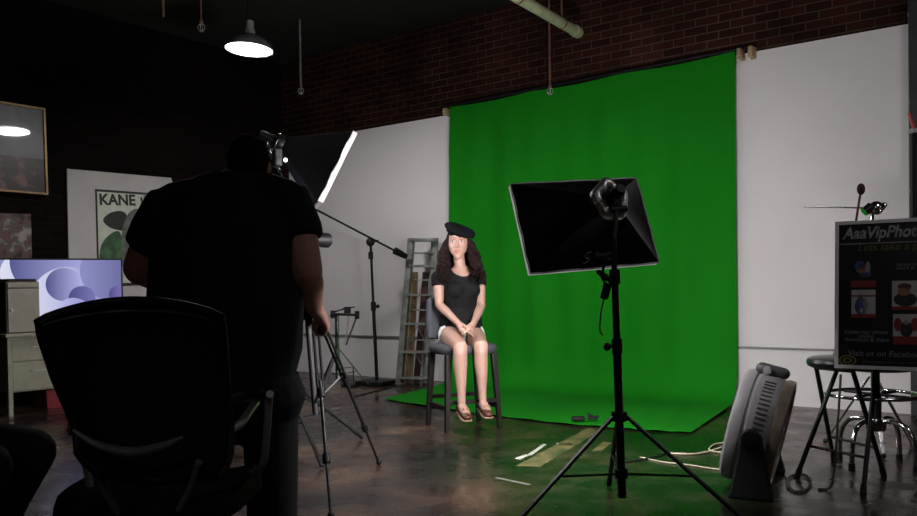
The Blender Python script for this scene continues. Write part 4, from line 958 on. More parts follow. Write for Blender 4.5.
# spine bars
for pts in ([(100, 474), (106, 492), (118, 512), (135, 535)], [(199, 462), (192, 485), (180, 508), (165, 530)]):
    P = smooth_path([at(x, y, OD + 0.0 - 0.05 + 0.05 * i) for i, (x, y) in enumerate(pts)], 5)
    MB().tube(P, 0.010, 10).build('back_bar', 'grey_trim', ch)
SH = 0.47
def seatp(u, v):
    x = (u - .5) * 2; y = (v - .5) * 2; rx = 0.25 * (1 - 0.12 * abs(y) ** 3); 
    return oc + V((x * rx, y * 0.24 * (1 - 0.08 * x ** 4), SH + 0.025 * x * x - 0.02 * max(0, y) ** 3))
mb = MB(); mb.grid(seatp, 16, 16); mb.build('seat', 'black_cloth', ch, solid=0.08, sub=1, smooth=60)
mb = MB(); mb.box(oc + V((0, 0, SH - 0.075)), (0.24, 0.26, 0.06)); mb.bar(oc + V((0, -0.1, SH - 0.08)), at(150, 530, OD + .05), 0.10, 0.03); mb.bar(at(150, 535, OD + .05), backsurf(0.5, 0.95) , 0.09, 0.03, V((1, 0, 0))); mb.build('mechanism', 'black_plastic', ch, bevel=0.008)
MB().lathe([(0, 0.10), (0.028, 0.10), (0.028, 0.28), (0.018, 0.285), (0.018, 0.40), (0, 0.40)], Matrix.Translation(oc), 20).build('gas_lift', 'black_plastic', ch)
for k in range(5):
    a = k * 2 * PI / 5 + 0.3; dv_ = V((math.cos(a), math.sin(a), 0))
    lg = MB().rings([[oc + dv_ * r + dv_.cross(V((0, 0, 1))) * x * w + V((0, 0, z + y * h)) for x, y in [(-1, -1), (1, -1), (1, 1), (-1, 1)]] for r, w, z, h in [(0.02, .03, .115, .025), (0.15, .024, .105, .02), (0.30, .016, .085, .014)]]).build('base_leg', 'black_plastic', ch, bevel=0.005)
    for s in (-1, 1): MB().tube([oc + dv_ * 0.29 + dv_.cross(V((0, 0, 1))) * s * 0.012 + V((0, 0, .03)), oc + dv_ * 0.29 + dv_.cross(V((0, 0, 1))) * s * 0.030 + V((0, 0, .03))], 0.0295, 16).build('caster', 'black_plastic', lg)
def arm(sx, real=True):
    if sx > 0:
        P = [at(270, 394, 2.10), at(269, 402, 2.14), at(267, 430, 2.16), at(264, 460, 2.2), at(257, 472, 2.24), at(245, 479, 2.26)]; Q = [at(231, 429, 2.06), at(241, 423, 2.1), at(248, 413, 2.14), at(256, 402, 2.2)]; pad = (at(243, 397, 2.42), at(268, 392, 2.12))
    else:
        def mir(p): 
            c = backsurf(.5, .5).x; return V((2 * c - p.x - 0.02, p.y, p.z))
        P = [mir(p) for p in (at(277, 393, 2.10), at(272, 402, 2.14), at(270, 430, 2.16), at(266, 462, 2.2), at(258, 474, 2.24), at(246, 480, 2.26))]; Q = [mir(p) for p in (at(231, 429, 2.06), at(241, 423, 2.1), at(248, 413, 2.14), at(256, 402, 2.2))]; pad = (mir(at(243, 398, 2.42)), mir(at(277, 391, 2.10)))
    P = P + [oc + V((0.16 * sx, 0.02, SH - 0.06))]
    arm_o = MB().tube(smooth_path(P, 6), 0.010, 10).build('armrest', 'silver', ch)
    MB().tube(smooth_path(Q, 5), 0.011, 10).build('arm_strut', 'silver', arm_o)
    a, b = pad; mb = MB(); mb.limb([(a.lerp(b, -0.15), .034, .014), (a.lerp(b, .3), .037, .016), (a.lerp(b, 1.0), .033, .014)], side=(1, 0, 0)); mb.build('arm_pad', 'black_plastic', arm_o)
arm(1)
def arm_left():
    b = at(75, 423, 2.12)
    P = smooth_path([at(76, 418, 2.12), at(71, 427, 2.13), at(72, 432, 2.16), at(80, 440, 2.22), oc + V((-0.18, -.05, SH - 0.05))], 5)
    a = MB().tube(P, 0.010, 10).build('armrest', 'silver', ch)
    mb = MB(); mb.limb([(at(80, 419, 2.10), .03, .014), (at(88, 417, 2.4), .035, .016)], side=(1, 0, 0)); mb.build('arm_pad', 'black_plastic', a)
arm_left()

# ================================================================== CAMERA TRIPOD, CAMERA
T0 = at(316, 450, 4.40); T0 = V((T0.x, T0.y, 0))
feet = [onfloor(379, 465), V((onfloor(331, 519).x, onfloor(331, 519).y, 0)), T0 + V((-0.62, 0.02, 0))]
tr = thing('camera_tripod', 'black camera tripod held by the standing man, legs spread on the dark floor', 'tripod', T0)
az = 0.93; apx = T0 + V((0, 0, az))
MB().tube([T0 + V((0, 0, .40)), T0 + V((-.05, 0, 1.17))], 0.015, 12).build('centre_column', 'dark_grey', tr)
mb = MB(); mb.lathe([(0, -.05), (.04, -.05), (.055, -.01), (.055, .02), (.03, .05), (0, .05)], Matrix.Translation(apx), 20); mb.build('shoulder', 'black_plastic', tr)
for i, f in enumerate(feet):
    f = V((f.x, f.y, 0.012)); fd = (f - V((T0.x, T0.y, 0.012))).normalized(); s_ = apx + fd * 0.045; side = fd.cross(V((0, 0, 1)))
    lg = MB(); m1 = s_.lerp(f, 0.42); m2 = s_.lerp(f, 0.74)
    for s in (-1, 1): lg.tube([s_ + side * s * 0.013, m1 + side * s * 0.013], 0.0075, 8)
    L_ = lg.build('leg', 'black_paint', tr)
    mb = MB(); mb.tube([m1.lerp(s_, .15), m2], 0.0095, 10); mb.tube([m2.lerp(m1, .1), f], 0.0075, 10); mb.build('lower_tube', 'black_paint', L_)
    for q_ in (m1, m2): MB().tube([q_ - (f - s_).normalized() * 0.025, q_ + (f - s_).normalized() * 0.02], 0.019, 10).build('leg_lock', 'black_plastic', L_)
    MB().ball(f + V((0, 0, 0.006)), (0.017, 0.017, 0.017)).build('rubber_foot', 'black_plastic', L_)
    MB().bar(T0 + V((0, 0, .46)), m1.lerp(s_, .1), 0.014, 0.006).build('brace', 'black_paint', tr)
hd = T0 + V((-.055, 0, 1.165))
mb = MB(); mb.tube([hd, hd + V((0, 0, .05))], 0.032, 16); mb.tube([hd + V((-.05, 0, .065)), hd + V((.05, 0, .065))], 0.028, 14); mb.box(hd + V((0, 0, .10)), (.08, .10, .02)); mb.build('pan_head', 'black_plastic', tr)
hand = at(319, 326, 3.84)
hend = hand + (hand - (hd + V((0, 0, .06)))).normalized() * 0.05
pan = MB(); pan.tube([hd + V((0, -.02, .06)), hend], 0.007, 10); po = pan.build('pan_handle', 'black_paint', tr)
mb = MB(); mb.tube([hend.lerp(hd, .22), hend], 0.014, 12); mb.build('handle_grip', 'black_plastic', po)
cb = hd + V((0, 0, 0.11)); cdir = V((0.62, 0.785, 0)).normalized(); C3 = Matrix((V((cdir.y, -cdir.x, 0)), cdir, V((0, 0, 1)))).transposed()
ca = thing('photo_camera', 'black photo camera on the tripod, its lens peeking past the man', 'camera', cb)
mb = MB(); mb.box(cb + V((0, 0, .055)), (.145, .065, .10), C3); mb.box(cb + V((0, 0, .115)), (.06, .06, .035), C3); mb.build('body', 'black_plastic', ca, bevel=0.012)
LM = frz(cb + V((0, 0, .055)) + cdir * 0.03, cdir)
MB().lathe([(0, 0), (.036, 0), (.036, .05), (.038, .055), (.038, .10), (.041, .115), (.041, .15), (.034, .15), (.032, .13), (0, .13)], LM, 28).build('lens', 'black_plastic', ca)
MB().lathe([(0, .131), (.031, .131), (.028, .136), (0, .141)], LM, 24).build('front_glass', 'lens_glass', ca)
sc_ = MB(); sc_.box(cb + V((0, 0, .055)) - cdir * 0.034, (.09, .004, .065), C3); sc_.build('rear_screen', 'lens_glass', ca)

# ================================================================== THE STANDING MAN
MD = 3.6; k_ = MD / FPX
def mp(px, py, dd=0.0): return at(px, py, MD + dd)
mf = mp(228, 500); man = thing('person', 'large man in black t-shirt standing with his back to us at the camera tripod', 'person', V((mf.x, mf.y, 0)))
hc = mp(249, 165, 0.06)
def man_torso(mb, g=0.0):
    mb.limb([(mp(228, 392, .0), .262 + g, .19 + g), (mp(227, 350), .315 + g, .225 + g), (mp(226, 305), .325 + g, .235 + g), (mp(226, 262), .315 + g, .215 + g), (mp(229, 228), .305 + g, .19 + g), (mp(232, 207, .02), .265 + g, .16 + g), (mp(238, 193, .04), .18 + g, .12 + g), (mp(244, 182, .05), .10 + g, .09 + g)])
mL, mR = mp(164, 213, .02), mp(292, 207, .03)
eL, eR = mp(141, 268, .10), mp(305, 272, -.02)
wL, wR = mp(170, 285, .40), mp(315, 309, .20)
def man_trap(mb):
    for px_ in ((176, 208), (284, 204)): mb.limb([(mp(246, 190, .05), .07), (mp(px_[0], px_[1], .03).lerp(mp(246, 188, .05), .5), .088), (mp(*px_, .03), .095)])
def man_arms(mb, g=0.0, lo=0.0, hi=1.0):
    for sh, el in ((mL, eL), (mR, eR)):
        mb.limb([(sh.lerp(mp(232, 210, .03), .45), .095 + g), (sh, .098 + g), (sh.lerp(el, .4), .086 + g), (sh.lerp(el, hi), .078 + g)])
mbd = MB(); man_torso(mbd); man_arms(mbd); man_trap(mbd)
mbd.limb([(mp(243, 200, .05), .085), (mp(247, 178, .06), .072), (hc + V((0, .01, -.03)), .07)])
mbd.ball(hc, (.083, .105, .118)); mbd.limb([(hc + V((0, .05, -.01)), .065, .06), (hc + V((0.0, .085, -.085)), .045, .035)])
for s in (-1, 1): mbd.ball(hc + V((.086 * s, 0.0, -.015)), (.012, .022, .034))
mbd.limb([(hc + V((0, .10, .0)), .01), (hc + V((0, .125, -.03)), .016)])
hipz = mp(228, 392)
for s, px in ((-1, 196), (1, 264)):
    h_ = mp(px, 398); kn = V((h_.x + s * 0.005, h_.y + .02, .50)); an = V((h_.x + s * .01, h_.y, .085))
    mbd.limb([(h_, .155), (h_.lerp(kn, .5), .125), (kn, .085), (kn.lerp(an, .3), .08), (an, .05)])
    mbd.limb([(an + V((0, -.04, -.035)), .045), (an + V((0, .08, -.045)), .045, .035), (an + V((s * .02, .17, -.055)), .04, .025)])
for s, el, wr in ((-1, eL, wL), (1, eR, wR)):
    mbd.limb([(el, .070), (el.lerp(wr, .3), .070), (el.lerp(wr, .75), .047), (wr, .036, .042)])
# right hand closed round the pan handle
hdv = ((hd + V((0, 0, .06))) - hend).normalized()
def man_hand(wr, grip, axis, out):
    pc_ = grip - out * 0.002; axis = axis.normalized(); fwd = (grip - wr).normalized(); fwd = (fwd - axis * fwd.dot(axis)).normalized(); nrm_ = axis.cross(fwd)
    if nrm_.dot(out) < 0: nrm_ = -nrm_
    palm = grip + nrm_ * 0.030 - fwd * 0.012
    mbd.limb([(wr, .036, .04), (wr.lerp(palm, .6), .032, .044), (palm, .022, .044), (palm + fwd * 0.022, .02, .042)], side=nrm_)
    for k in range(4):
        o_ = axis * (0.032 - 0.021 * k); ln = [.9, 1.0, .95, .8][k]
        mbd.limb([(palm + o_ + fwd * .02, .012), (grip + o_ + fwd * .034 + nrm_ * .012, .0118), (grip + o_ + fwd * .030 * ln - nrm_ * .022, .011), (grip + o_ + fwd * .002 - nrm_ * .026 * ln, .0095), (grip + o_ - fwd * .014 - nrm_ * .012, .009)], n=10)
    mbd.limb([(palm - fwd * .02 + axis * .03, .016), (grip + axis * .052 - fwd * .002 - nrm_ * 0.004, .0135), (grip + axis * .058 + fwd * .02 - nrm_ * .024, .0105)], n=10)
man_hand(wR, hand, hdv, V((0.5, -0.85, 0.25)))
man_hand(wL, wL + V((.05, .07, .01)), V((0.2, 0.1, 1)), V((-.6, -.7, 0)))
build_fused('body', mbd, 'skin_dark', man, 0.007, 5, 0.5)
sh_ = MB(); man_torso(sh_, .014)
for sh, el in ((mL, eL), (mR, eR)):
    sh_.limb([(sh.lerp(mp(232, 210, .03), .45), .112), (sh, .116), (sh.lerp(el, .3), .112), (sh.lerp(el, .62 if sh is mL else .50), .112)], flat=True)
cuts = [(sh.lerp(el, f_), (el - sh).normalized()) for (sh, el), f_ in (((mL, eL), .60), ((mR, eR), .48))]
hz = mp(228, 386).z; nkz = mp(245, 172).z
sh_.limb([(mp(243, 205, .05), .12), (mp(247, 178, .06), .088), (mp(248, 170, .06), .082)])
for px_ in ((176, 208), (284, 204)): sh_.limb([(mp(246, 188, .05), .088), (mp(px_[0], px_[1], .03).lerp(mp(246, 188, .05), .5), .105), (mp(*px_, .03), .112)])
build_fused('t_shirt', sh_, 'tshirt', man, 0.011, 6, 0.5, cut=lambda p: p.z < hz or p.z > nkz)
tr_ = MB(); tr_.limb([(mp(228, 398), .285, .205), (mp(227, 360), .322, .232)])
for s, px in ((-1, 194), (1, 268)):
    h_ = mp(px, 398); kn = V((h_.x + s * 0.005, h_.y + .02, .50)); an = V((h_.x + s * .01, h_.y, .06))
    tr_.limb([(h_, .168), (h_.lerp(kn, .5), .148), (kn, .122), (kn.lerp(an, .5), .115), (an, .108)])
build_fused('trousers', tr_, 'trousers', man, 0.011, 6, 0.5, cut=lambda p: p.z < 0.035 or p.z > hz + .06)
for s, px in ((-1, 196), (1, 264)):
    h_ = mp(px, 398); an = V((h_.x + s * .01, h_.y, .085)); q_ = MB()
    q_.limb([(an + V((0, -.06, -.040)), .05, .05), (an + V((0, .08, -.045)), .055, .046), (an + V((s * .02, .19, -.055)), .048, .034)])
    build_fused('shoe', q_, 'black_vinyl', man, 0.008, 3, .5, cut=lambda p: p.z < 0.003)
hr = MB(); hr.ball(hc + V((0, -.012, .015)), (.092, .108, .118), None, 28, 18)
build_fused('hair', hr, 'hair_black', man, 0.010, 2, .5, cut=lambda p: (p.y - hc.y) > .045 and p.z < hc.z + .05 or p.z < hc.z - .105)

# ================================================================== SEATED PERSON AT THE LEFT EDGE
kn0 = at(31, 452, 3.0)
sp0 = V((kn0.x - .46, kn0.y - .05, 0))
pr = thing('person', 'person seated at the left edge, only a dark trousered knee in view', 'person', sp0)
pb_ = MB(); hipc = V((kn0.x - .46, kn0.y - .14, kn0.z + .06))
kz = kn0.z
for s, off in ((1, 0.0), (-1, -.26)):
    kn = kn0 + V((-.02 if s < 0 else 0, off, 0)); h_ = hipc + V((0, s * .09 , 0)); an = V((kn.x - .20, kn.y, .09))
    pb_.limb([(h_, .10), (h_.lerp(kn, .5), .09), (kn, .066)], side=(0, 1, 0)); pb_.limb([(kn, .066), (kn.lerp(an, .35) + V((-.01, 0, 0)), .062), (an, .04)], side=(0, 1, 0))
    pb_.limb([(an + V((-.04, 0, -.04)), .04), (an + V((.07, 0, -.05)), .042, .035), (an + V((.17, 0, -.058)), .036, .026)], side=(0, 1, 0))
tz = hipc.z
pb_.limb([(hipc + V((-.02, 0, -.02)), .17, .13), (hipc + V((-.04, 0, .2)), .16, .12), (hipc + V((-.03, 0, .40)), .18, .11), (hipc + V((0, 0, .50)), .10, .08), (hipc + V((.02, 0, .58)), .05)], side=(0, 1, 0))
pb_.ball(hipc + V((.04, 0, .70)), (.095, .075, .115))
for s in (-1, 1): pb_.limb([(hipc + V((-.02, s * .17, .42)), .055), (hipc + V((-.05, s * .22, .14)), .045), (hipc + V((.16, s * .14, .10)), .036), (hipc + V((.26, s * .11, .10)), .03, .02)])
build_fused('body', pb_, 'skin_dark', pr, 0.010, 4, .5)
pj = MB()
pj.limb([(hipc + V((-.02, 0, -.02)), .185, .145), (hipc + V((-.03, 0, .06)), .18, .14)], side=(0, 1, 0))
for s, off in ((1, 0.0), (-1, -.26)):
    kn = kn0 + V((-.02 if s < 0 else 0, off, 0)); h_ = hipc + V((0, s * .09, 0)); an = V((kn.x - .20, kn.y, .09))
    pj.limb([(h_, .118), (h_.lerp(kn, .5), .106), (kn, .086)], side=(0, 1, 0)); pj.limb([(kn, .086), (kn.lerp(an, .35) + V((-.01, 0, 0)), .083), (an, .066)], side=(0, 1, 0))
build_fused('trousers', pj, 'jeans', pr, 0.011, 5, .5, cut=lambda p: p.z < .05)
pt_ = MB(); pt_.limb([(hipc + V((-.03, 0, .04)), .188, .15), (hipc + V((-.04, 0, .2)), .175, .135), (hipc + V((-.03, 0, .40)), .195, .125), (hipc + V((0, 0, .50)), .11, .09)], side=(0, 1, 0))
for s in (-1, 1): pt_.limb([(hipc + V((-.02, s * .17, .42)), .072), (hipc + V((-.04, s * .205, .25)), .066)])
build_fused('shirt', pt_, 'tshirt', pr, 0.012, 5, .5)
ph = MB(); ph.ball(hipc + V((.025, 0, .725)), (.105, .085, .11)); build_fused('hair', ph, 'hair_black', pr, .012, 2, .5, cut=lambda p: p.x > hipc.x + .07 and p.z < hipc.z + .75)
fc = V((hipc.x - .02, hipc.y, 0))
fcx = thing('side_chair', 'plain dark chair under the person at the left edge', 'chair', fc)
MB().box(fc + V((0, 0, tz - .145)), (.42, .44, .04)).build('seat', 'black_vinyl', fcx, bevel=.012)
MB().box(fc + V((-.235, 0, tz + .22)), (.03, .42, .34)).build('backrest', 'black_vinyl', fcx, bevel=.012)
for sx in (-1, 1):
    for sy in (-1, 1): MB().tube([fc + V((sx * .19, sy * .19, tz - .16)), fc + V((sx * .22, sy * .21, 0.0))], .012, 10).build('leg', 'black_paint', fcx)
for sy in (-1, 1): MB().tube([fc + V((-.2, sy * .18, tz - .15)), fc + V((-.235, sy * .18, tz + .1))], .012, 10).build('back_post', 'black_paint', fcx)

# ================================================================== FLOOR FAN
fb_ = onfloor(753, 484); fb_ = V((fb_.x, fb_.y, 0)); fdp = fb_.y
fan = thing('floor_fan', 'grey round floor fan on a black foot, tilted back beside the green cloth', 'fan', fb_)
fc_ = at(758, 428, fdp)
ax = V((-0.86, 0.42, 0.23)).normalized()          # air stream
FM = frz(fc_, ax, V((0, 0, 1)))
fan_r = 0.30
sq = lambda a: 1.0 + 0.014 * math.cos(4 * a) 
def ringp(r, z): return [FM @ V((math.cos(2 * PI * k / 56) * r * sq(2 * PI * k / 56 + PI / 4), math.sin(2 * PI * k / 56) * r * sq(2 * PI * k / 56 + PI / 4), z)) for k in range(56)]
mb = MB(); mb.rings([ringp(r, z) for r, z in [(.256, .118), (.275, .125), (.296, .112), (.304, .085), (.300, .062), (.293, .056), (.292, .045), (.298, .038), (.298, -.05), (.285, -.075), (.268, -.08), (.262, -.06), (.268, 0.0), (.262, .09)]], closed=True, cap=False)
mb.build('housing', 'grey_plastic', fan, smooth=35)
mb = MB(); mb.rings([ringp(r, z) for r, z in [(.285, -.075), (.292, -.10), (.288, -.125), (.262, -.13), (.255, -.10), (.262, -.07)]], closed=True, cap=False); mb.build('rear_rim', 'fan_inner', fan, smooth=35)
for zz, nm, m_ in ((.108, 'front_grille', 'grey_plastic'), (-.112, 'rear_grille', 'fan_inner')):
    mb = MB()
    for r in [.04, .075, .11, .145, .18, .215, .248]: mb.tube([FM @ V((math.cos(2 * PI * k / 40) * r, math.sin(2 * PI * k / 40) * r, zz + (.012 if zz > 0 else -.012) * (1 - r / .26))) for k in range(40)], .0028, 5, closed=True)
    for k in range(16):
        a = 2 * PI * k / 16; mb.tube([FM @ V((math.cos(a) * .03, math.sin(a) * .03, zz + (.012 if zz > 0 else -.012))), FM @ V((math.cos(a + .25) * .262, math.sin(a + .25) * .262, zz))], .003, 5)
    mb.lathe([(0, zz - .006), (.045, zz - .006), (.045, zz + .012 if zz > 0 else zz - .014), (0, zz + .014 if zz > 0 else zz - .016)], FM, 24); mb.build(nm, m_, fan)
for k in range(3):
    a0 = k * 2 * PI / 3; mb = MB()
    mb.grid(lambda u, v: FM @ V((math.cos(a0 + (v - .5) * (.9 + .3 * u)) * (.04 + .2 * u), math.sin(a0 + (v - .5) * (.9 + .3 * u)) * (.04 + .2 * u), (v - .5) * .09)), 8, 6); mb.build('blade', 'grey_plastic', fan, solid=.004, smooth=60)
MB().lathe([(0, -.09), (.06, -.09), (.06, .04), (.04, .06), (0, .06)], FM, 24).build('motor', 'dark_grey', fan)
# side vents facing the room, brackets, knobs
sdv = ax.cross(V((0, 0, 1))).normalized()
if sdv.dot(CAMP - fc_) < 0: sdv = -sdv
mb = MB()
for i in range(16):
    a = PI * (0.04 + 0.40 * i / 15)
    up_ = (V((0, 0, 1)) - ax * ax.z).normalized()
    rdir = (sdv * math.sin(a + .35) + up_ * math.cos(a + .35)).normalized()
    o_ = fc_ + rdir * .300; mb.bar(o_ - ax * .045, o_ + ax * .01, .010, .006, rdir)
mb.build('vent_slots', 'dark_grey', fan)
for s in (1, -1):
    pv = fc_ + sdv * s * .315
    mb = MB(); q0 = V((pv.x, pv.y, 0)) 
    hx = V((ax.x, ax.y, 0)).normalized()
    mb.rings([[q0 + hx * x + sdv * s * y + V((0, 0, z)) for x, y in [(-w, -t_), (w, -t_), (w, t_), (-w, t_)]] for w, t_, z in [(.11, .05, 0), (.10, .045, .03), (.080, .03, .12), (.066, .022, .20), (.05, .018, pv.z + .02)]]); br_ = mb.build('foot', 'black_plastic', fan, bevel=.012)
    MB().lathe([(0, 0), (.048, 0), (.048, .018), (.040, .03), (0, .034)], frz(pv + sdv * s * .012, sdv * s), 24).build('tilt_knob', 'black_plastic', br_)
mb = MB(); q0 = V((fc_.x, fc_.y, .02)); mb.box(q0, (.10, .66, .035), Matrix.Rotation(math.atan2(sdv.y, sdv.x) - PI / 2, 3, 'Z')); mb.build('base_bar', 'black_plastic', fan, bevel=.01)
up_ = (V((0, 0, 1)) - ax * ax.z).normalized()
tp_ = fc_ + up_ * .315
mb = MB(); mb.limb([(tp_ - ax * .06 + sdv * .015, .03, .032), (tp_ + ax * .05 + sdv * .015, .032, .032)], side=up_); mb.build('control_housing', 'dark_grey', fan)
MB().lathe([(0, 0), (.022, 0), (.020, .02), (0, .022)], frz(tp_ + ax * .02 + sdv * .045 + up_ * .0, sdv), 18).build('speed_dial', 'grey_plastic', fan)

# ================================================================== STOOLS, SIGN
fA, fD, fC, fB = onfloor(797, 478), onfloor(863, 495), onfloor(884, 477), onfloor(834, 462)
cS = (fA + fB + fC + fD) / 4; cS = V((cS.x, cS.y, 0))
st = thing('folding_stool', 'black folding stool with a round padded seat carrying the photo sign', 'stool', cS)
seatz = onplane(820, 366, V((0, 1, 0)), cS.y).z
sc1 = V((at(846, 360, cS.y).x, cS.y, seatz))
e1 = (fD - fA); e1.z = 0; e1 = e1.normalized(); e2 = V((-e1.y, e1.x, 0))      # e2 points away from the camera
if e2.y < 0: e2 = -e2
def legline(foot, tx, ty): 
    top_ = sc1 + e1 * tx + e2 * ty + V((0, 0, -.015)); return V((foot.x, foot.y, .01)), top_
pairs = [(fA, fD, 0.085), (fB, fC, -0.085)]
for (p0, p1, ty) in pairs:
    a0, b0 = legline(p0, -.12, ty); a1, b1 = legline(p1, .12, ty); sideb = []
    for a, b in ((a0, b0), (a1, b1)):
        L_ = MB().tube([a, b], .0125, 12).build('leg', 'black_paint', st)
        MB().tube([a - V((0, 0, .01)), a + (b - a).normalized() * .04], .016, 12).build('rubber_foot', 'black_plastic', L_)
    MB().tube([a0.lerp(b0, .27), a1.lerp(b1, .27)], .008, 8).build('crossbar', 'black_paint', st)
    MB().tube([b0, b1], .011, 8).build('seat_bar', 'black_paint', st)
mb = MB(); mb.lathe([(0, -.022), (.17, -.022), (.192, -.012), (.198, .008), (.190, .026), (.165, .036), (.08, .042), (0, .043)], Matrix.Translation(sc1 + V((0, 0, .012))), 44); mb.build('seat', 'black_vinyl', st)
# swivel stool behind
sw0 = at(876, 420, cS.y + .32); sw0 = V((sw0.x, sw0.y, 0))
sw = thing('swivel_stool', 'chrome legged swivel stool with black seat, behind the folding stool', 'stool', sw0)
zs = seatz - .01
MB().lathe([(0, -.03), (.16, -.03), (.18, -.015), (.18, .01), (.165, .025), (0, .03)], Matrix.Translation(sw0 + V((0.02, 0, zs - .02))), 36).build('seat', 'black_vinyl', sw)
MB().lathe([(0, .2), (.030, .2), (.030, .40), (.022, .41), (.022, zs - .05), (.06, zs - .04), (0, zs - .04)], Matrix.Translation(sw0), 20).build('column', 'black_paint', sw)
MB().lathe([(0, .19), (.05, .20), (.055, .235), (.045, .27), (0, .275)], Matrix.Translation(sw0), 24).build('leg_hub', 'chrome', sw)
for k in range(4):
    a = k * PI / 2 + .55; dv_ = V((math.cos(a), math.sin(a), 0))
    L_ = MB().tube(smooth_path([sw0 + dv_ * .03 + V((0, 0, .25)), sw0 + dv_ * .10 + V((0, 0, .262)), sw0 + dv_ * .18 + V((0, 0, .235)), sw0 + dv_ * .225 + V((0, 0, .15)), sw0 + dv_ * .235 + V((0, 0, .02))], 6), .0145, 12).build('leg', 'chrome', sw)
    MB().tube([sw0 + dv_ * .235, sw0 + dv_ * .235 + V((0, 0, .035))], .018, 12).build('rubber_foot', 'black_plastic', L_)
    MB().tube([sw0 + dv_ * .03 + V((0, 0, .41)), sw0 + dv_ * .20 + V((0, 0, .41))], .008, 8).build('ring_spoke', 'black_paint', sw)
MB().torus(Matrix.Translation(sw0 + V((-.02, 0, .41))), .25, .011, 40, 10).build('foot_ring', 'chrome', sw)
# sign
syaw = math.radians(-33); sxd = V((math.cos(syaw), math.sin(syaw), 0)); syd = V((-sxd.y, sxd.x, 0))
lean = 0.07
sl_b = None
sud = (V((0, 0, 1)) + syd * lean).normalized(); snd = sxd.cross(sud)     # snd points to the camera
sl_b = onplane(834.5, 368, snd, snd.dot(sc1 + V((0, 0, .03))) + .222)
SHT = (onplane(836, 222, snd, snd.dot(sl_b)) - sl_b).dot(sud); SWD = 0.66
SM = Matrix((sxd, sud, snd)).transposed().to_4x4(); SM.translation = sl_b; S3 = SM.to_3x3()
sg = thing('photo_sign', 'black framed photo booth sign standing on the folding stool at right', 'sign', sl_b)
mb = MB(); mb.box(SM @ V((SWD / 2, SHT / 2, -.006)), (SWD - .01, SHT - .01, .012), S3); mb.build('panel', 'sign_black', sg)
mb = MB(); e_ = .018
for (x, y, w, h) in [(SWD / 2, e_ / 2, SWD, e_), (SWD / 2, SHT - e_ / 2, SWD, e_), (e_ / 2, SHT / 2, e_, SHT - 2 * e_), (SWD - e_ / 2, SHT / 2, e_, SHT - 2 * e_)]: mb.box(SM @ V((x, y, -.004)), (w, h, .02), S3)
mb.build('frame', 'sign_edge', sg)
def sxy(px, py):
    q_ = SM.inverted() @ onplane(px, py, snd, snd.dot(sl_b)); return q_.x, q_.y
def srect(p0, p1, z, m_, name='printed_panel'):
    x0_, y0_ = p0; x1_, y1_ = p1
    MB().box(SM @ V(((x0_ + x1_) / 2, (y0_ + y1_) / 2, z)), (abs(x1_ - x0_), abs(y1_ - y0_), .0012), S3).build(name, m_, sg, smooth=0)
def stext(body, px, py, size, m_, width=None, shear=0.0, bold=0.0):
    x, y = sxy(px, py); text_part('lettering', body, size, SM @ Matrix.Translation((x, y, .0008)), m_, sg, width=width, shear=shear, bold=bold)
def sw_(pa, pb): return sxy(*pb)[0] - sxy(*pa)[0]
stext('AaaVipPhoto', 843, 239.0, .085, 'print_silver', sw_((843, 236), (926, 233)), .25, .002)
x0_, y0_ = sxy(839, 244.5); srect((.02, y0_ - .003), (SWD - .02, y0_ + .003), .0006, 'print_grey')
stext('Lets take a photo', 857.5, 251, .052, 'print_olive', sw_((857, 250), (941, 247)), .15)
def photo(pa, pb, bg):
    x0, y1 = sxy(*pa); x1, y0 = sxy(*pb); 
    if bg: srect((x0, y0), (x1, y1), .0006, bg)
    return x0, y0, x1, y1
def dots(r, lst, nm='printed_figure'):
    x0, y0, x1, y1 = r
    for (u, v, a, b, m_) in lst: MB().ball(SM @ V((x0 + u * (x1 - x0), y0 + v * (y1 - y0), .0015)), (a * (x1 - x0), b * (y1 - y0), .0008), S3, 14, 8).build(nm, m_, sg)
r = photo((851, 258), (876, 287), 'sign_black'); x0, y0, x1, y1 = r
srect((x0, y0), (x1, y0 + (y1 - y0) * .22), .0014, 'print_red')
dots(r, [(.35, .72, .22, .16, 'print_blue'), (.68, .66, .10, .20, 'print_grey'), (.42, .55, .2, .08, 'print_skin'), (.6, .42, .22, .09, 'print_blue'), (.5, .62, .07, .14, 'print_red')])
r = photo((851.5, 290), (875.5, 318), 'print_white'); x0, y0, x1, y1 = r
srect((x0, y0 + (y1 - y0) * .76), (x1, y0 + (y1 - y0) * .81), .0014, 'print_red'); srect((x0, y0), (x1, y0 + (y1 - y0) * .14), .0014, 'print_red')
dots(r, [(.40, .42, .26, .32, 'print_blue'), (.38, .72, .10, .12, 'ink_grey'), (.55, .45, .13, .25, 'print_grey'), (.42, .3, .12, .16, 'print_white')])
r = photo((892, 281), (919, 310), 'print_white'); x0, y0, x1, y1 = r
srect((x0, y0), (x1, y0 + (y1 - y0) * .12), .0014, 'print_red')
dots(r, [(.5, .36, .44, .24, 'ink'), (.46, .62, .24, .24, 'print_skin'), (.47, .80, .26, .12, 'felt_brown'), (.5, .34, .1, .16, 'print_grey')])
r = photo((893, 314), (920, 345), 'print_white'); x0, y0, x1, y1 = r
srect((x0, y0), (x1, y0 + (y1 - y0) * .27), .0014, 'print_red')
dots(r, [(.18, .66, .16, .22, 'print_red'), (.82, .66, .16, .22, 'print_red'), (.5, .50, .24, .26, 'ink'), (.5, .70, .10, .11, 'print_grey'), (.45, .5, .1, .16, 'print_blue')])
stext('Access your photos', 844, 333.5, .030, 'print_grey', sw_((844, 333), (888, 334)), .15)
stext('online', 858, 337.5, .026, 'print_grey', sw_((858, 337), (873, 337)), .15)
stext('download & share', 844.5, 341, .030, 'print_grey', sw_((844, 341), (888, 341)), .15)
stext('Access or', 896, 266, .024, 'print_grey', sw_((896, 266), (917, 265)), .1)
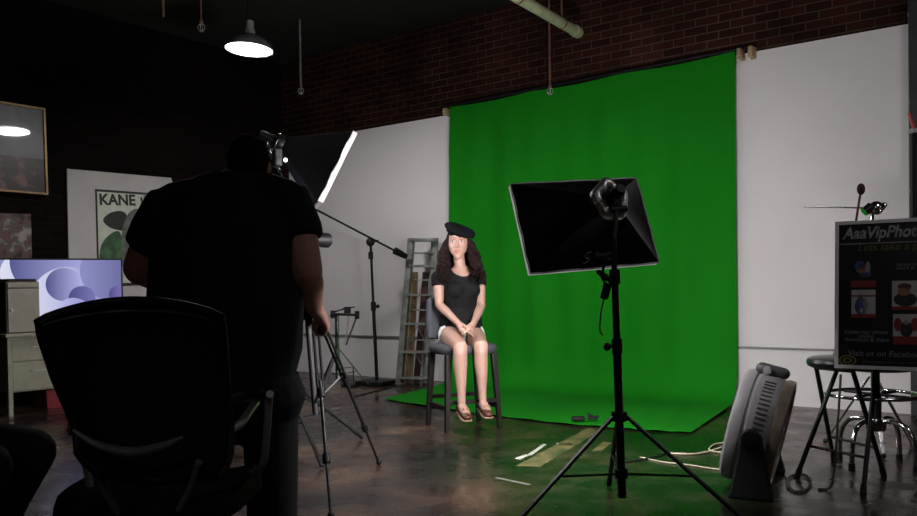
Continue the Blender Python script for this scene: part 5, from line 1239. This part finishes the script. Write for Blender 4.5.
stext('share it', 896, 269.5, .024, 'print_grey', sw_((896, 269), (914, 268)), .1)
stext('Visit us on Facebook', 847.5, 355.5, .042, 'print_grey', sw_((847.5, 355), (925, 358)), .15)
stext('photo booth hire and events', 863, 362.5, .018, 'ink_grey', sw_((863, 362), (918, 364)))
x, y = sxy(847.5, 360.5); MB().torus(SM @ Matrix.Translation((x, y, .001)) @ Matrix.Diagonal((1.3, .8, .3, 1)), .03, .004, 24, 6).build('printed_emblem', 'print_olive', sg)
MB().torus(SM @ Matrix.Translation((x, y, .001)) @ Matrix.Diagonal((1.3, .8, .3, 1)), .014, .004, 20, 6).build('printed_emblem', 'print_olive', sg)

# cymbal stand whose arm rises behind the sign
cy0 = at(873, 420, cS.y + .78); cy0 = V((cy0.x, cy0.y, 0)); cd = cy0.y
cs_ = thing('cymbal_stand', 'chrome cymbal boom stand rising behind the top of the photo sign', 'stand', cy0)
hz_ = at(872, 209, cd)
MB().tube([cy0 + V((0, 0, .12)), V((hz_.x, hz_.y, hz_.z))], .012, 12).build('post', 'chrome', cs_)
MB().tube([at(866, 208, cd), at(804, 206.5, cd)], .0058, 10).build('boom_arm', 'chrome', cs_)
mb = MB(); mb.ball(at(876, 208, cd), (.045, .04, .045)); mb.tube([at(864, 212, cd), at(871, 207, cd)], [.028, .034], 14); mb.build('tilter', 'chrome', cs_)
mb = MB(); mb.limb([(at(880, 211, cd - .03), .010, .02), (at(884, 205, cd - .03), .018, .022)]); mb.tube([at(873, 209, cd), at(884, 208, cd)], .012); mb.build('wing_nut', 'chrome', cs_)
for k in range(3):
    a = k * 2 * PI / 3 + .25; fd = V((math.cos(a), math.sin(a), 0))
    L_ = MB().bar(cy0 + fd * .02 + V((0, 0, .46)), cy0 + fd * .30 + V((0, 0, .012)), .022, .010).build('leg', 'chrome', cs_, bevel=.002)
    MB().ball(cy0 + fd * .30 + V((0, 0, .016)), .016).build('rubber_foot', 'black_plastic', L_)
ma = at(856, 221, cS.y - .0); mt_ = at(861, 190, cS.y - .0)
ml = thing('felt_mallet', 'brown stick with a felt head standing up behind the sign corner', 'mallet', V((ma.x, ma.y, seatz + .05)))
ext = V((ma.x, ma.y, ma.z)) + (ma - mt_).normalized() * ((ma.z - seatz - .05) / max(.05, ((mt_ - ma).normalized().z)))
MB().tube([ext, mt_], .0065, 8).build('handle', 'rust', ml)
MB().ball(mt_ + V((0, 0, .005)), (.021, .021, .032)).build('head', 'felt_brown', ml)
# black cloth hanging on a thin stand at the right edge
kp = onR(911.5, 130, .55); kb = V((kp.x, kp.y, 0)) + RDIR * .05
ks = thing('black_flag', 'black cloth panel hung from a clamp at the right edge, behind the sign', 'cloth panel', kb)
ztp = onR(911, 131, .55).z
def cloth(u, v): return V((kp.x, kp.y, 0)) + RDIR * (.005 + .55 * u) - RN * (.012 * math.sin(u * 14) * (0.3 + v)) + V((0, 0, ztp - v * 1.15))
mb = MB(); mb.grid(cloth, 24, 12); mb.build('cloth', 'black_cloth', ks, solid=.006, smooth=180)
MB().tube([kb + RDIR * .2 + V((0, 0, 0)), kb + RDIR * .2 + V((0, 0, ztp + .05))], .014, 12).build('pole', 'black_paint', ks)
MB().tube([kb - RDIR * .05 + V((0, 0, ztp + .012)), kb + RDIR * .55 + V((0, 0, ztp + .012))], .010, 10).build('crossbar', 'black_paint', ks)
for a in (0.2, 2.3, 4.4):
    fd = V((math.cos(a), math.sin(a), 0)); c0 = kb + RDIR * .2
    MB().tube([c0 + V((0, 0, .25)), c0 + fd * .26 + V((0, 0, .01))], .009, 8).build('leg', 'black_paint', ks)
q_ = kb - RDIR * .035 + V((0, 0, ztp))
cl_ = MB(); cl_.box(q_ + V((0, 0, .0)), (.05, .05, .035)); cl_.build('clamp', 'silver', ks, bevel=.006)
MB().tube([q_ + V((0, 0, .015)), q_ + V((-.035, 0, .13))], .011, 10).build('clamp_handle', 'clamp_red', ks)
# vertical pipe beside the column
vp = onR(910.5, 60, .05)
t = thing('wall_pipe', 'thin blue-grey vertical pipe at the right end of the white wall', 'pipe', V((vp.x, vp.y, 0)))
MB().tube([V((vp.x, vp.y, ztp - .9)), V((vp.x, vp.y, CEIL))], .016, 12).build('pipe', 'bluegrey_pipe', t)
for z in (ztp - .4, ztp + .3, ztp + 1.0): 
    mb = MB(); mb.tube([V((vp.x, vp.y, z - .012)), V((vp.x, vp.y, z + .012))], .021, 12); mb.bar(V((vp.x, vp.y, z)), V((vp.x, vp.y, z)) + RN * .05, .02, .014); mb.build('pipe_clip', 'silver', t)

# ================================================================== CABLES AND TAPE ON THE FLOOR
def cable(name, label, pts, r, m_, cat='cable', k=6, z=None):
    P = []
    for p in pts:
        P.append(onfloor(p[0], p[1], r + 0.001) if len(p) == 2 else p[2] if False else onfloor(p[0], p[1], r + p[2]))
    o0 = V((P[0].x, P[0].y, 0))
    return tag(MB().tube(smooth_path(P, k), r, 8).build(name, m_, origin=o0), label, cat)
cable('extension_cord', 'cream extension cord curling on the floor left of the fan', [(668, 453), (690, 454), (706, 452), (722, 447), (728, 443), (716, 444), (709, 449), (716, 452), (729, 452)], .006, 'cord_cream')
cable('thin_cord', 'thin pale cord lying straight across the green stained floor toward the fan', [(640, 457), (664, 462), (690, 465), (715, 469), (731, 470)], .004, 'cord_cream')
P0 = [onfloor(781, 470, .012), onfloor(786, 472, .007)]
coil = []
for i in range(42):
    a = i * .33; coil.append((799 + 13 * math.cos(a + 2.6) * (1 - .006 * i), 483 + 10 * math.sin(a + 2.6) * (1 - .004 * i), .001 + .004 * (i // 19)))
cable('coiled_cable', 'black cable coiled in loops on the floor between fan and folding stool', [(779, 474), (784, 472)] + coil, .004, 'cord_brown', k=2)
gt = [onfloor(812, 486, .006), onfloor(826, 470, .006), V((0, 0, 0))]
g1 = sl_b + sxd * .015 + V((0, -.02, -.02)); g0 = onfloor(818, 489, .006)
cg = MB().tube(smooth_path([g0, g0.lerp(g1, .12) + V((.05, -.02, -.04)), g0.lerp(g1, .5) + V((.03, -.03, 0)), g1 + V((0, -.015, -.01))], 8), .006, 8).build('power_cord', 'cord_brown', origin=V((g0.x, g0.y, 0)))
tag(cg, 'brown cord hanging from the lower left corner of the sign to the floor', 'cord')
cable('floor_cable', 'thin dark cable on the floor left of the green cloth, running to the boom stand', [(352, 397), (368, 393), (384, 389), (398, 385)], .006, 'black_plastic')
cable('stand_cable', 'thin black cable on the floor under the right softbox stand', [(626, 493), (616, 478), (612, 466), (650, 458), (668, 452)], .005, 'black_plastic')
def tape(name, label, px, m_, group=None):
    P = [onfloor(x, y) for x, y in px]; c = sum(P, V()) / len(P); mb = MB()
    mb.rings([[p + V((0, 0, .0005)) for p in P], [p + V((0, 0, .0022)) for p in P]])
    return tag(mb.build(name, m_, origin=V((c.x, c.y, 0)), smooth=0), label, 'tape', group)
tape('floor_tape', 'wide worn gold tape strip running across the floor in front of the backdrop', [(516, 466), (540, 467), (600, 431), (588, 428)], 'gold_tape')
tape('floor_tape', 'white tape strip on the floor left of the gold tape, the longest one', [(528, 454.5), (531.5, 455.6), (546.5, 444.6), (543.5, 444)], 'white_tape')
tape('floor_tape', 'small white tape scrap at the near end of the longest white strip', [(514.5, 458.5), (520, 460), (530, 455), (526, 454.5)], 'white_tape')
tape('floor_tape', 'white tape strip lying across the gold tape', [(556, 443), (557, 444.6), (572, 445), (571, 443.6)], 'white_tape')
tape('floor_tape', 'pale tape streak on the floor near the left foot of the right softbox stand', [(494, 478), (497, 477.4), (531, 484.6), (528, 485.4)], 'grey_tape')
tape('floor_tape', 'short gold tape strip under the left leg of the right softbox stand', [(592, 451), (600, 452), (612, 443), (603, 442)], 'gold_tape')
